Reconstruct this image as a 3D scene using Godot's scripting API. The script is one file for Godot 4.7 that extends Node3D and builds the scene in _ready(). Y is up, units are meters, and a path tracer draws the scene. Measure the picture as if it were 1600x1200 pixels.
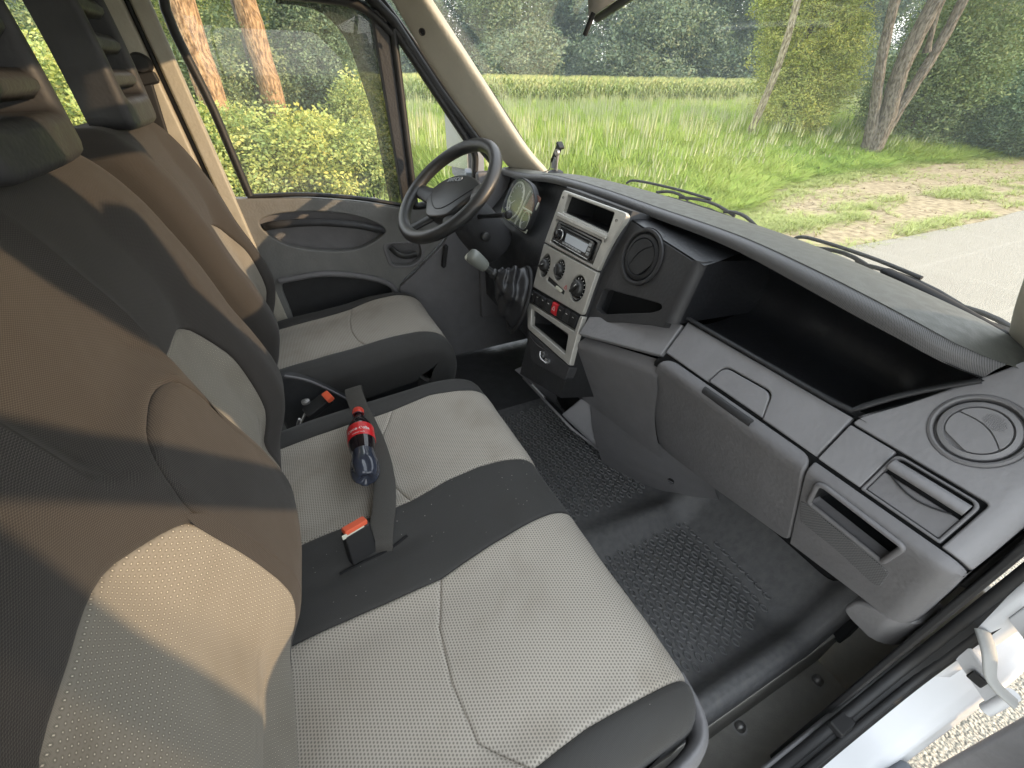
extends Node3D
# ---------------------------------------------------------------- mesh helpers
class MB:
	var v := PackedVector3Array()
	var n := PackedVector3Array()
	var t := PackedVector2Array()
	var c := PackedColorArray()
	var idx := PackedInt32Array()
	var tint := Color.WHITE
	func add(p: Vector3, nn: Vector3, uv := Vector2.ZERO) -> int:
		v.append(p); n.append(nn); t.append(uv); c.append(tint)
		return v.size() - 1
	func tri(a: int, b: int, d: int) -> void:
		var g := (v[b] - v[a]).cross(v[d] - v[a])
		if g.dot(n[a] + n[b] + n[d]) > 0.0:
			idx.append(a); idx.append(d); idx.append(b)
		else:
			idx.append(a); idx.append(b); idx.append(d)
	func quad(a: int, b: int, d: int, e: int) -> void:
		tri(a, b, d); tri(a, d, e)
	func flat(pts: Array) -> void:
		var nn: Vector3 = -((pts[1] - pts[0]) as Vector3).cross(pts[2] - pts[0]).normalized()
		var q := []
		for p in pts: q.append(add(p, nn, Vector2(p.x + p.z * 0.7, p.y + p.z * 0.7)))
		for k in range(1, pts.size() - 1): tri(q[0], q[k], q[k + 1])
	func mesh() -> ArrayMesh:
		var a := []
		a.resize(Mesh.ARRAY_MAX)
		a[Mesh.ARRAY_VERTEX] = v; a[Mesh.ARRAY_NORMAL] = n; a[Mesh.ARRAY_TEX_UV] = t; a[Mesh.ARRAY_COLOR] = c; a[Mesh.ARRAY_INDEX] = idx
		var m := ArrayMesh.new()
		m.add_surface_from_arrays(Mesh.PRIMITIVE_TRIANGLES, a)
		return m

var rng := RandomNumberGenerator.new()
var M := {}
var soil_noise := FastNoiseLite.new()

func V(x: float, y: float, z: float) -> Vector3: return Vector3(x, y, z)
func P2(a: Array) -> PackedVector2Array:      # [x,y,x,y,...]
	var r := PackedVector2Array()
	for i in range(0, a.size(), 2): r.append(Vector2(a[i], a[i + 1]))
	return r

func thing(called: String, label: String, category: String, group := "", at := Vector3.ZERO) -> Node3D:
	var o := Node3D.new()
	o.name = called
	o.position = at
	add_child(o, true)
	tag(o, label, category, group)
	return o
func tag(o: Node, label: String, category := "", group := "", kind := "") -> Node:
	if label: o.set_meta("label", label)
	if category: o.set_meta("category", category)
	if group: o.set_meta("group", group)
	if kind: o.set_meta("kind", kind)
	return o
func put(called: String, mb, mat: Material, parent: Node = self) -> MeshInstance3D:
	var o := MeshInstance3D.new()
	o.name = called
	o.mesh = mb.mesh() if mb is MB else mb
	o.material_override = mat
	parent.add_child(o, true)
	return o
func many(called: String, mesh: Mesh, mat: Material, xf: Array, parent: Node = self, cols := []) -> MultiMeshInstance3D:
	var mm := MultiMesh.new()
	mm.transform_format = MultiMesh.TRANSFORM_3D
	if cols.size(): mm.use_colors = true
	mm.mesh = mesh
	mm.instance_count = xf.size()
	for i in xf.size():
		mm.set_instance_transform(i, xf[i])
		if cols.size(): mm.set_instance_color(i, cols[i])
	var o := MultiMeshInstance3D.new()
	o.name = called
	o.multimesh = mm
	o.material_override = mat
	parent.add_child(o, true)
	return o

# grid surface of f(u,v), u,v in 0..1
func grid(mb: MB, f: Callable, nu: int, nv: int, uvs := Vector2.ONE, uv0 := Vector2.ZERO) -> void:
	var ps := []
	for j in nv + 1:
		for i in nu + 1: ps.append(f.call(float(i) / nu, float(j) / nv))
	var base := mb.v.size()
	for j in nv + 1:
		for i in nu + 1:
			var du: Vector3 = ps[j * (nu + 1) + mini(i + 1, nu)] - ps[j * (nu + 1) + maxi(i - 1, 0)]
			var dv: Vector3 = ps[mini(j + 1, nv) * (nu + 1) + i] - ps[maxi(j - 1, 0) * (nu + 1) + i]
			var nn := du.cross(dv)
			nn = nn.normalized() if nn.length() > 1e-12 else Vector3.UP
			mb.add(ps[j * (nu + 1) + i], nn, uv0 + Vector2(float(i) / nu * uvs.x, float(j) / nv * uvs.y))
	for j in nv:
		for i in nu:
			var a := base + j * (nu + 1) + i
			mb.quad(a, a + 1, a + nu + 2, a + nu + 1)

# box with chamfered edges that shade round
func box(mb: MB, c: Vector3, s: Vector3, b := Basis.IDENTITY, r := 0.003) -> void:
	var h := s * 0.5
	r = minf(r, minf(h.x, minf(h.y, h.z)) * 0.9)
	var id := {}
	for sx in [-1, 1]:
		for sy in [-1, 1]:
			for sz in [-1, 1]:
				var k := Vector3(sx, sy, sz)
				for ax in 3:
					var p := Vector3(sx * (h.x - r), sy * (h.y - r), sz * (h.z - r))
					p[ax] = k[ax] * h[ax]
					var nn := Vector3.ZERO
					nn[ax] = k[ax]
					id[Vector4i(sx, sy, sz, ax)] = mb.add(c + b * p, (b * nn).normalized(), Vector2(p[(ax + 1) % 3], p[(ax + 2) % 3]))
	for ax in 3:
		var a1 := (ax + 1) % 3
		var a2 := (ax + 2) % 3
		for s0 in [-1, 1]:
			var q := []
			for st in [[-1, -1], [1, -1], [1, 1], [-1, 1]]:
				var k := Vector4i(0, 0, 0, ax)
				k[ax] = s0; k[a1] = st[0]; k[a2] = st[1]
				q.append(id[k])
			mb.quad(q[0], q[1], q[2], q[3])
			for s1 in [-1, 1]:      # edge between faces ax and a1, running along a2
				var e := []
				for st in [[-1, ax], [1, ax], [1, a1], [-1, a1]]:
					var k := Vector4i(0, 0, 0, st[1])
					k[ax] = s0; k[a1] = s1; k[a2] = st[0]
					e.append(id[k])
				mb.quad(e[0], e[1], e[2], e[3])
	for sx in [-1, 1]:
		for sy in [-1, 1]:
			for sz in [-1, 1]:
				mb.tri(id[Vector4i(sx, sy, sz, 0)], id[Vector4i(sx, sy, sz, 1)], id[Vector4i(sx, sy, sz, 2)])

# sweep an oval section (rx across, ry along up) along points
func tube(mb: MB, pts: Array, rx, ry = null, sides := 10, up := Vector3.UP, closed := false, cap := true) -> void:
	var m := pts.size()
	var base := mb.v.size()
	var length := 0.0
	var count := m + 1 if closed else m
	for k in count:
		var i := k % m
		var a: Vector3 = pts[(i - 1 + m) % m] if closed or i > 0 else pts[0]
		var b: Vector3 = pts[(i + 1) % m] if closed or i < m - 1 else pts[m - 1]
		var tg := (b - a).normalized()
		var side := tg.cross(up)
		if side.length() < 0.05: side = tg.cross(Vector3(0.31, 0.2, 0.9))
		side = side.normalized()
		var uu := side.cross(tg).normalized()
		var r1: float = rx[i] if rx is Array else rx
		var r2: float = r1 if ry == null else (ry[i] if ry is Array else ry)
		if k > 0: length += (pts[i] as Vector3).distance_to(pts[(k - 1) % m])
		for s in sides + 1:
			var an := TAU * s / sides
			var d := side * cos(an) * r1 + uu * sin(an) * r2
			var nn := (side * cos(an) * r2 + uu * sin(an) * r1)
			mb.add(pts[i] + d, nn.normalized() if nn.length() > 0 else tg, Vector2(float(s) / sides * TAU * r1, length))
	for k in count - 1:
		for s in sides:
			var a := base + k * (sides + 1) + s
			mb.quad(a, a + 1, a + sides + 2, a + sides + 1)
	if cap and not closed:
		for e in [0, m - 1]:
			var tg: Vector3 = (pts[0] - pts[1]).normalized() if e == 0 else (pts[m - 1] - pts[m - 2]).normalized()
			var cc := mb.add(pts[e], tg)
			var first := mb.v.size()
			for s in sides + 1: mb.add(mb.v[base + e * (sides + 1) + s], tg)
			for s in sides: mb.tri(cc, first + s, first + s + 1)

func lathe(mb: MB, prof: PackedVector2Array, xf: Transform3D, segs := 24) -> void:   # prof (radius, height along local z)
	var m := prof.size()
	var seg_n := []
	for i in m - 1:
		var d := (prof[i + 1] - prof[i]).normalized()
		seg_n.append(Vector2(d.y, -d.x))
	for i in m - 1:
		var na: Vector2 = seg_n[i]
		var nb: Vector2 = seg_n[i]
		if i > 0 and na.dot(seg_n[i - 1]) > 0.75: na = (na + seg_n[i - 1]).normalized()
		if i < m - 2 and nb.dot(seg_n[i + 1]) > 0.75: nb = (nb + seg_n[i + 1]).normalized()
		var base := mb.v.size()
		for s in segs + 1:
			var a := TAU * s / segs
			var cs := cos(a)
			var sn := sin(a)
			mb.add(xf * V(prof[i].x * cs, prof[i].x * sn, prof[i].y), (xf.basis * V(na.x * cs, na.x * sn, na.y)).normalized(), Vector2(float(s) / segs, float(i) / m))
			mb.add(xf * V(prof[i + 1].x * cs, prof[i + 1].x * sn, prof[i + 1].y), (xf.basis * V(nb.x * cs, nb.x * sn, nb.y)).normalized(), Vector2(float(s) / segs, float(i + 1) / m))
		for s in segs:
			var b := base + s * 2
			mb.quad(b, b + 2, b + 3, b + 1)

func area2(p: PackedVector2Array) -> float:
	var a := 0.0
	for i in p.size(): a += p[i].cross(p[(i + 1) % p.size()])
	return a * 0.5
func resample(p: PackedVector2Array, step: float) -> PackedVector2Array:
	var r := PackedVector2Array()
	for i in p.size():
		var a := p[i]
		var b := p[(i + 1) % p.size()]
		var k := maxi(1, int(ceil(a.distance_to(b) / step)))
		for j in k: r.append(a.lerp(b, float(j) / k))
	return r
func rounded(p: PackedVector2Array, rad, n := 5) -> PackedVector2Array:      # corners rounded
	var r := PackedVector2Array()
	var m := p.size()
	for i in m:
		var q: float = rad[i] if rad is Array else rad
		var a := p[(i - 1 + m) % m]
		var b := p[i]
		var c := p[(i + 1) % m]
		var q1: float = minf(q, a.distance_to(b) * 0.48)
		var q2: float = minf(q, c.distance_to(b) * 0.48)
		if q <= 0.0:
			r.append(b)
			continue
		var s := b + (a - b).normalized() * q1
		var e := b + (c - b).normalized() * q2
		for k in n + 1:
			var t := float(k) / n
			r.append(s.lerp(b, t).lerp(b.lerp(e, t), t))
	return r
func rrect(cx: float, cy: float, w: float, h: float, r: float, n := 5) -> PackedVector2Array:
	return rounded(P2([cx - w / 2, cy - h / 2, cx + w / 2, cy - h / 2, cx + w / 2, cy + h / 2, cx - w / 2, cy + h / 2]), r * 1.2, n)
func oval(cx: float, cy: float, rx: float, ry: float, n := 28) -> PackedVector2Array:
	var r := PackedVector2Array()
	for i in n: r.append(Vector2(cx + rx * cos(TAU * i / n), cy + ry * sin(TAU * i / n)))
	return r
func spline2(p: PackedVector2Array, n := 6, closed := false) -> PackedVector2Array:
	var r := PackedVector2Array()
	var m := p.size()
	for i in (m if closed else m - 1):
		var a := p[(i - 1 + m) % m] if closed or i > 0 else p[0]
		var d := p[(i + 2) % m] if closed or i < m - 2 else p[m - 1]
		for k in n: r.append(p[i].cubic_interpolate(p[(i + 1) % m], a, d, float(k) / n))
	if not closed: r.append(p[m - 1])
	return r
func spline3(p: Array, n := 6, closed := false) -> Array:
	var r := []
	var m := p.size()
	for i in (m if closed else m - 1):
		var a: Vector3 = p[(i - 1 + m) % m] if closed or i > 0 else p[0]
		var d: Vector3 = p[(i + 2) % m] if closed or i < m - 2 else p[m - 1]
		for k in n: r.append((p[i] as Vector3).cubic_interpolate(p[(i + 1) % m], a, d, float(k) / n))
	if not closed: r.append(p[m - 1])
	return r

# a sheet cut to an outline (with holes), laid on map(Vector2)->Vector3, edges rolled over by r and closed down to depth
# crease: edges sink like a sewn seam instead of rolling over
func panel(mb: MB, outer: PackedVector2Array, map: Callable, o := {}) -> void:
	var r: float = o.get("r", 0.003)
	var depth: float = o.get("depth", 0.01)
	var cell: float = o.get("cell", 0.0)
	var crease: float = o.get("crease", 0.0)
	var stain: float = o.get("stain", 0.0)
	var loops := [outer]
	for h in o.get("holes", []): loops.append(h)
	var inner := []
	var side: float = o.get("side", 1.0)
	var nrm := func(p: Vector2) -> Vector3:
		var q: Vector3 = map.call(p)
		return ((map.call(p + Vector2(0.0015, 0)) - q) as Vector3).cross(map.call(p + Vector2(0, 0.0015)) - q).normalized() * side
	var tone := func(q: Vector3) -> Color:
		if stain <= 0.0: return Color.WHITE
		var k := clampf(soil_noise.get_noise_3d(q.x * 5.0, q.y * 5.0, q.z * 5.0) * 0.8 + soil_noise.get_noise_3d(q.x * 17.0, q.y * 17.0, q.z * 17.0) * 0.35, -1, 1)
		var f := 1.0 + k * stain
		return Color(f, f * (1.0 - 0.04 * maxf(-k, 0.0)), f * (1.0 - 0.10 * maxf(-k, 0.0)))
	for li in loops.size():
		var lp: PackedVector2Array = loops[li]
		if (area2(lp) > 0.0) != (li == 0): lp.reverse()
		if cell > 0.0: lp = resample(lp, cell)
		var m := lp.size()
		var out := PackedVector2Array()
		for i in m:
			var e1 := (lp[i] - lp[(i - 1 + m) % m]).normalized()
			var e2 := (lp[(i + 1) % m] - lp[i]).normalized()
			var d := Vector2(e1.y, -e1.x) + Vector2(e2.y, -e2.x)
			if d.length() < 0.2: d = Vector2(e1.y, -e1.x)
			d = d.normalized()
			out.append(d / maxf(0.55, d.dot(Vector2(e1.y, -e1.x))))
		var lay := []
		if crease > 0.0:
			lay = [[0.0, -crease, 0.9], [r * 0.2, -crease * 0.55, 0.6], [r * 0.5, -crease * 0.15, 0.25], [r, 0.0, 0.0]]
		else:
			lay = [[0.0, -r, 1.0], [r * 0.13, -r * 0.5, 0.87], [r * 0.5, -r * 0.13, 0.5], [r, 0.0, 0.0]]
		lay.push_front([0.0, -depth, 1.0])
		var base := mb.v.size()
		var ring := PackedVector2Array()
		for i in m:
			var p3: Vector3 = map.call(lp[i])
			var n3: Vector3 = nrm.call(lp[i])
			var o3: Vector3 = ((map.call(lp[i] + out[i] * 0.001) as Vector3) - p3).normalized()
			for k in lay.size():
				var L = lay[k]
				var q: Vector2 = lp[i] - out[i] * float(L[0])
				var pos: Vector3 = map.call(q)
				mb.tint = tone.call(pos)
				var tilt: float = L[2]
				var nn: Vector3 = (n3 * sqrt(maxf(0.0, 1.0 - tilt * tilt)) + o3 * tilt).normalized()
				mb.add(pos + n3 * L[1], nn, q)
				if k == lay.size() - 1: ring.append(q)
		var w := lay.size()
		for i in m:
			var j := (i + 1) % m
			for k in w - 1:
				mb.quad(base + i * w + k, base + j * w + k, base + j * w + k + 1, base + i * w + k + 1)
		inner.append(ring)
	var pieces: Array[PackedVector2Array] = []
	var lo: Vector2 = inner[0][0]
	var hi := lo
	for q in inner[0]:
		lo = lo.min(q)
		hi = hi.max(q)
	var xs := [lo.x - 0.01]
	var ys := [lo.y - 0.01, hi.y + 0.01]
	if cell > 0.0:
		var nx := maxi(1, int(ceil((hi.x - lo.x) / cell)))
		var ny := maxi(1, int(ceil((hi.y - lo.y) / cell)))
		for i in range(1, nx): xs.append(lerpf(lo.x, hi.x, (i + 0.013) / nx))
		ys = [lo.y - 0.01]
		for j in range(1, ny): ys.append(lerpf(lo.y, hi.y, (j + 0.017) / ny))
		ys.append(hi.y + 0.01)
	for k in range(1, inner.size()):
		var sum := 0.0
		for q in inner[k]: sum += q.x
		xs.append(sum / inner[k].size() + 0.00013)
	xs.append(hi.x + 0.01)
	xs.sort()
	for i in xs.size() - 1:
		var strip := P2([xs[i], ys[0], xs[i + 1], ys[0], xs[i + 1], ys[-1], xs[i], ys[-1]])
		for part in Geometry2D.intersect_polygons(inner[0], strip):
			if ys.size() == 2: pieces.append(part)
			else:
				for j in ys.size() - 1:
					for g in Geometry2D.intersect_polygons(part, P2([xs[i] - 1, ys[j], xs[i + 1] + 1, ys[j], xs[i + 1] + 1, ys[j + 1], xs[i] - 1, ys[j + 1]])): pieces.append(g)
	for k in range(1, inner.size()):
		var nxt: Array[PackedVector2Array] = []
		for g in pieces: nxt.append_array(Geometry2D.clip_polygons(g, inner[k]))
		pieces = nxt
	for g in pieces:
		if absf(area2(g)) < 1e-9: continue
		var q := []
		for p in g:
			var pos: Vector3 = map.call(p)
			mb.tint = tone.call(pos)
			q.append(mb.add(pos, nrm.call(p), p))
		var ti := Geometry2D.triangulate_polygon(g)
		for k in range(0, ti.size(), 3): mb.tri(q[ti[k]], q[ti[k + 1]], q[ti[k + 2]])
	mb.tint = Color.WHITE

func plane_map(o: Vector3, ex: Vector3, ey: Vector3) -> Callable:
	return func(p: Vector2) -> Vector3: return o + ex * p.x + ey * p.y
# a flat plate: outline in a frame whose x,y span the plate and z is its face
func plate(mb: MB, xf: Transform3D, outer: PackedVector2Array, depth := 0.006, r := 0.0015, holes := []) -> void:
	panel(mb, outer, plane_map(xf.origin, xf.basis.x, xf.basis.y), {"r": r, "depth": depth, "holes": holes})
func frame(o: Vector3, ex: Vector3, ey: Vector3) -> Transform3D:
	ex = ex.normalized()
	var ez := ex.cross(ey).normalized()
	return Transform3D(Basis(ex, ez.cross(ex), ez), o)
func lifted(xf: Transform3D, x: float, y: float, z := 0.0) -> Transform3D:
	return Transform3D(xf.basis, xf * V(x, y, z))
func text(called: String, words: String, size: float, xf: Transform3D, mat: Material, parent: Node, font := "Droid Sans", depth := 0.0012, bend := 0.0) -> MeshInstance3D:
	var tm := TextMesh.new()
	var f := SystemFont.new()
	f.font_names = PackedStringArray([font])
	f.font_weight = 700
	tm.font = f
	tm.text = words
	tm.font_size = 32
	tm.pixel_size = size / 32.0
	tm.depth = depth
	tm.curve_step = 1.0
	var o := MeshInstance3D.new()
	o.name = called
	o.mesh = tm
	o.material_override = mat
	o.transform = xf
	parent.add_child(o, true)
	if bend > 0.0:
		var a := tm.get_mesh_arrays()
		var mb := MB.new()
		for i in a[Mesh.ARRAY_VERTEX].size():
			var p: Vector3 = a[Mesh.ARRAY_VERTEX][i]
			var an: float = p.x / bend
			mb.add(V(sin(an) * (bend + p.z), p.y, cos(an) * (bend + p.z) - bend), V(sin(an), 0, cos(an)))
		var ids = a[Mesh.ARRAY_INDEX]
		for k in range(0, ids.size(), 3): mb.tri(ids[k], ids[k + 1], ids[k + 2])
		o.mesh = mb.mesh()
	return o
# ---------------------------------------------------------------- camera, sky, sun, materials
func _ready() -> void:
	rng.seed = 7
	soil_noise.seed = 3
	soil_noise.frequency = 1.0
	soil_noise.noise_type = FastNoiseLite.TYPE_SIMPLEX_SMOOTH
	var cam := Camera3D.new()
	cam.name = "camera"
	cam.fov = 83.6
	cam.near = 0.02
	cam.far = 900.0
	cam.transform = Transform3D(Basis(V(0.431005, 0.011338, -0.902278), V(-0.530553, 0.812004, -0.243234), V(0.729896, 0.583541, 0.355994)).orthonormalized(), V(0.95, 1.95, 0.0))
	add_child(cam)
	var we := WorldEnvironment.new()
	we.name = "daylight"
	var env := Environment.new()
	env.background_mode = Environment.BG_SKY
	var sky := Sky.new()
	var sm := ProceduralSkyMaterial.new()
	sm.sky_top_color = Color(0.80, 0.83, 0.86)
	sm.sky_horizon_color = Color(1.0, 0.97, 0.92)
	sm.sky_curve = 0.14
	sm.ground_bottom_color = Color(0.26, 0.26, 0.2)
	sm.ground_horizon_color = Color(0.6, 0.62, 0.55)
	sm.energy_multiplier = SKY_E
	sky.sky_material = sm
	env.sky = sky
	env.tonemap_mode = Environment.TONE_MAPPER_LINEAR
	env.tonemap_exposure = EXPO
	env.sdfgi_enabled = true
	env.ssao_enabled = true
	env.ssil_enabled = true
	env.fog_enabled = true
	env.fog_density = 0.0018
	env.fog_light_color = Color(0.78, 0.87, 0.9)
	we.environment = env
	add_child(we)
	var sun := DirectionalLight3D.new()
	sun.name = "sun"
	sun.light_energy = SUN_E
	sun.light_color = Color(1.0, 0.86, 0.68)
	sun.light_angular_distance = 0.6
	sun.shadow_enabled = true
	sun.transform = Transform3D(Basis.looking_at(-SUN_TO.normalized()), Vector3(0, 30, 0))
	add_child(sun)
	materials()
	ground()
	van()
	dashboard()
	controls()
	seats()
	loose_things()
	outside()

const SKY_E := 2.3
const EXPO := 2.0
const SUN_E := 0.95
const SUN_TO := Vector3(0.81, 0.29, -1.0)

func L(r: float, g: float, b: float) -> Color: return Color(r, g, b).linear_to_srgb()
func mat(key: String, col: Color, rough := 0.7, metal := 0.0) -> StandardMaterial3D:
	var m := StandardMaterial3D.new()
	m.resource_name = key
	m.albedo_color = col
	m.roughness = rough
	m.metallic = metal
	M[key] = m
	return m
func picture(w: int, h: int, f: Callable) -> Image:
	var im := Image.create(w, h, false, Image.FORMAT_RGB8)
	for y in h:
		for x in w: im.set_pixel(x, y, f.call(x, y))
	return im
func tex(im: Image) -> ImageTexture: return ImageTexture.create_from_image(im)
func bump(m: StandardMaterial3D, im: Image, strength := 1.0) -> void:
	var b := im.duplicate()
	b.bump_map_to_normal_map(2.0)
	m.normal_enabled = true
	m.normal_texture = tex(b)
	m.normal_scale = strength
func noise_tex(freq: float, size := 256, normal := false, seed_ := 1, bumpy := 4.0) -> NoiseTexture2D:
	var n := FastNoiseLite.new()
	n.seed = seed_
	n.frequency = freq
	n.fractal_octaves = 4
	var t := NoiseTexture2D.new()
	t.width = size
	t.height = size
	t.seamless = true
	t.noise = n
	t.as_normal_map = normal
	t.bump_strength = bumpy
	return t
func ramp(t: NoiseTexture2D, cols: Array) -> NoiseTexture2D:
	var g := Gradient.new()
	var off := PackedFloat32Array()
	var cc := PackedColorArray()
	for k in cols.size():
		off.append(cols[k][0])
		cc.append(cols[k][1])
	g.offsets = off
	g.colors = cc
	t.color_ramp = g
	return t

var grain: Texture2D
var smear: Texture2D
var worn: Texture2D
func plastic(key: String, col: Color, rough: float, sc := 1.7) -> void:
	var m := mat(key, col, rough)
	m.normal_enabled = true
	m.normal_texture = grain
	m.normal_scale = 0.22
	m.albedo_texture = smear
	m.roughness_texture = worn
	m.roughness_texture_channel = BaseMaterial3D.TEXTURE_CHANNEL_RED
	m.roughness = 1.0 if rough > 0.5 else 0.75
	m.uv1_triplanar = true
	m.uv1_scale = Vector3.ONE * sc

func materials() -> void:
	grain = noise_tex(0.22, 256, true, 5, 1.6)
	var blot := FastNoiseLite.new()
	blot.seed = 9
	blot.frequency = 0.02
	blot.fractal_octaves = 4
	var pic := picture(512, 512, func(x: int, y: int) -> Color:
		var u := TAU * x / 512.0
		var w := TAU * y / 512.0
		var k := 0.955 + 0.05 * blot.get_noise_3d(cos(u) * 80.0 + cos(w) * 47.0, sin(u) * 80.0, sin(w) * 80.0)
		return Color(k, k, k * 0.995))
	var rs := RandomNumberGenerator.new()
	rs.seed = 77
	for k in 90:          # scuffs and rubbed-in dust
		var p := Vector2(rs.randf(), rs.randf()) * 512.0
		var d := Vector2.from_angle(rs.randf() * TAU)
		var tone := rs.randf_range(-0.06, 0.045)
		var curl := rs.randf_range(-0.02, 0.02)
		for j in rs.randi_range(8, 70):
			p += d
			d = d.rotated(curl)
			var at := Vector2i(posmod(int(p.x), 512), posmod(int(p.y), 512))
			var c := pic.get_pixelv(at)
			var f := clampf(c.r + tone * rs.randf_range(0.4, 1.0), 0.0, 1.0)
			pic.set_pixelv(at, Color(f, f, f))
	smear = tex(pic)
	worn = ramp(noise_tex(0.015, 512, false, 19), [[0.25, Color(0.52, 0.52, 0.52)], [0.7, Color(0.64, 0.64, 0.64)]])
	plastic("grey", L(0.225, 0.222, 0.233), 0.6)
	plastic("mid", L(0.165, 0.162, 0.17), 0.6)
	plastic("dark", L(0.034, 0.034, 0.037), 0.6)
	plastic("charcoal", L(0.02, 0.0205, 0.023), 0.6)
	plastic("door_grey", L(0.175, 0.175, 0.17), 0.6)
	plastic("cream", L(0.46, 0.43, 0.36), 0.6)
	plastic("white", L(0.7, 0.71, 0.73), 0.4, 1.5)
	plastic("silver", L(0.5, 0.49, 0.46), 0.4, 4.0)
	M.silver.metallic = 0.35
	M.white.albedo_texture = null
	M.white.roughness_texture = null
	M.white.roughness = 0.35
	M.white.normal_enabled = false
	mat("crumb", L(0.42, 0.40, 0.36), 0.9)
	plastic("step", L(0.42, 0.4, 0.365), 0.6, 3.0)
	plastic("cowl", L(0.38, 0.38, 0.37), 0.6)
	plastic("mirror_shell", L(0.20, 0.22, 0.25), 0.6)
	plastic("top_pad", L(0.075, 0.078, 0.068), 0.6, 4.0)
	plastic("tray_black", L(0.010, 0.0105, 0.013), 0.4)
	mat("black", L(0.012, 0.012, 0.013), 0.6)
	mat("seal", L(0.014, 0.014, 0.015), 0.55)
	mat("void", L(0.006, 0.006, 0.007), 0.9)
	mat("gloss_black", L(0.010, 0.010, 0.011), 0.22)
	mat("rim", L(0.022, 0.022, 0.022), 0.42)
	mat("leather", L(0.016, 0.016, 0.018), 0.38)
	mat("red", L(0.62, 0.05, 0.025), 0.4)
	mat("hazard", L(0.60, 0.015, 0.025), 0.35)
	mat("orange_red", L(0.75, 0.12, 0.05), 0.45)
	mat("print", L(0.72, 0.72, 0.70), 0.6)
	mat("silver_print", L(0.30, 0.31, 0.32), 0.4, 0.4)
	mat("chrome", L(0.60, 0.60, 0.60), 0.22, 0.9)
	mat("steel", L(0.42, 0.41, 0.40), 0.4, 0.8)
	mat("display", L(0.52, 0.56, 0.62), 0.25)
	mat("dial", L(0.10, 0.11, 0.05), 0.3)
	mat("dial_warm", L(0.16, 0.06, 0.035), 0.35)
	mat("ivory", L(0.62, 0.62, 0.52), 0.4)
	mat("knob_grey", L(0.16, 0.17, 0.155), 0.35)
	mat("mirror_glass", L(0.72, 0.72, 0.70), 0.08, 0.55)
	var g := mat("glass", Color(0.86, 0.93, 0.9, 0.05), 0.0)
	g.transparency = BaseMaterial3D.TRANSPARENCY_ALPHA
	g = mat("screen_glass", Color(0.9, 0.93, 0.86, 0.035), 0.0)
	g.transparency = BaseMaterial3D.TRANSPARENCY_ALPHA
	g = mat("smoked", Color(0.03, 0.03, 0.03, 0.86), 0.3)
	g.transparency = BaseMaterial3D.TRANSPARENCY_ALPHA
	g = mat("clear", Color(0.9, 0.95, 1.0, 0.06), 0.05)
	g.transparency = BaseMaterial3D.TRANSPARENCY_ALPHA
	mat("cola", L(0.012, 0.008, 0.010), 0.06)
	mat("pet", L(0.035, 0.040, 0.058), 0.05)
	mat("label_red", L(0.55, 0.015, 0.02), 0.35)
	# cloths; outlines are in metres, so the maps repeat by the metre
	var hexdot := func(x: int, y: int) -> Color:
		var row := int(y / 16.0)
		var cx := fposmod(x + (8.0 if row % 2 else 0.0), 16.0) - 8.0
		var cy := fposmod(y, 16.0) - 8.0
		var d := Vector2(cx, cy * 1.1).length()
		var th := 0.5 + 0.5 * sin(x * 1.57) * sin(y * 2.1)
		var k := 0.54 + 0.16 * th
		if d < 2.0: k = 1.0
		elif d < 4.6: k *= 0.92
		elif d > 6.6: k *= 1.04
		return Color(k, k, k * 0.985)
	var im := picture(256, 256, hexdot)
	var m := mat("cloth_light", L(0.54, 0.495, 0.425), 0.95)
	m.albedo_texture = tex(im)
	bump(m, im, 0.55)
	m.uv1_scale = Vector3.ONE * 11.0
	m.vertex_color_use_as_albedo = true
	m.rim_enabled = true
	m.rim = 0.25
	im = picture(256, 256, func(x: int, y: int) -> Color:
		var row := int(y / 16.0)
		var cx := fposmod(x + (8.0 if row % 2 else 0.0), 16.0) - 8.0
		var cy := fposmod(y, 16.0) - 8.0
		var d := Vector2(cx, cy * 1.05).length()
		var k := lerpf(0.70, 1.0, smoothstep(3.2, 6.8, d)) + 0.06 * sin(x * 1.57) * sin(y * 2.1)
		return Color(k, k, k * 0.99))
	m = mat("cloth_seat", L(0.42, 0.385, 0.34), 0.95)
	m.albedo_texture = tex(im)
	bump(m, im, 0.5)
	m.uv1_scale = Vector3.ONE * 12.4
	m.vertex_color_use_as_albedo = true
	m.rim_enabled = true
	m.rim = 0.25
	im = picture(128, 128, func(x: int, y: int) -> Color:
		var a := 0.5 + 0.5 * sin(TAU * (x + 2 * y) / 8.0)
		var b := 0.5 + 0.5 * sin(TAU * (y * 2) / 16.0 + (PI if (x / 8) % 2 else 0.0))
		var k := 0.45 + 0.35 * a * b + 0.2 * b
		return Color(k, k, k))
	m = mat("cloth_dark", L(0.088, 0.078, 0.07), 0.95)
	m.albedo_texture = tex(im)
	bump(m, im, 0.7)
	m.uv1_scale = Vector3.ONE * 26.0
	m.vertex_color_use_as_albedo = true
	m.rim_enabled = true
	m.rim = 0.3
	m = mat("cloth_black", L(0.1, 0.097, 0.093), 0.9)
	m.albedo_texture = M.cloth_dark.albedo_texture
	m.normal_enabled = true
	m.normal_texture = M.cloth_dark.normal_texture
	m.normal_scale = 0.4
	m.uv1_scale = Vector3.ONE * 34.0
	m.vertex_color_use_as_albedo = true
	m.rim_enabled = true
	m.rim = 0.3
	im = picture(128, 128, func(x: int, y: int) -> Color:
		var k := 0.55 + 0.25 * sin(TAU * x / 8.0) + 0.2 * sin(TAU * (x + y * 2) / 16.0)
		return Color(k, k, k))
	m = mat("webbing", L(0.16, 0.148, 0.13), 0.7)
	m.albedo_texture = tex(im)
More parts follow.
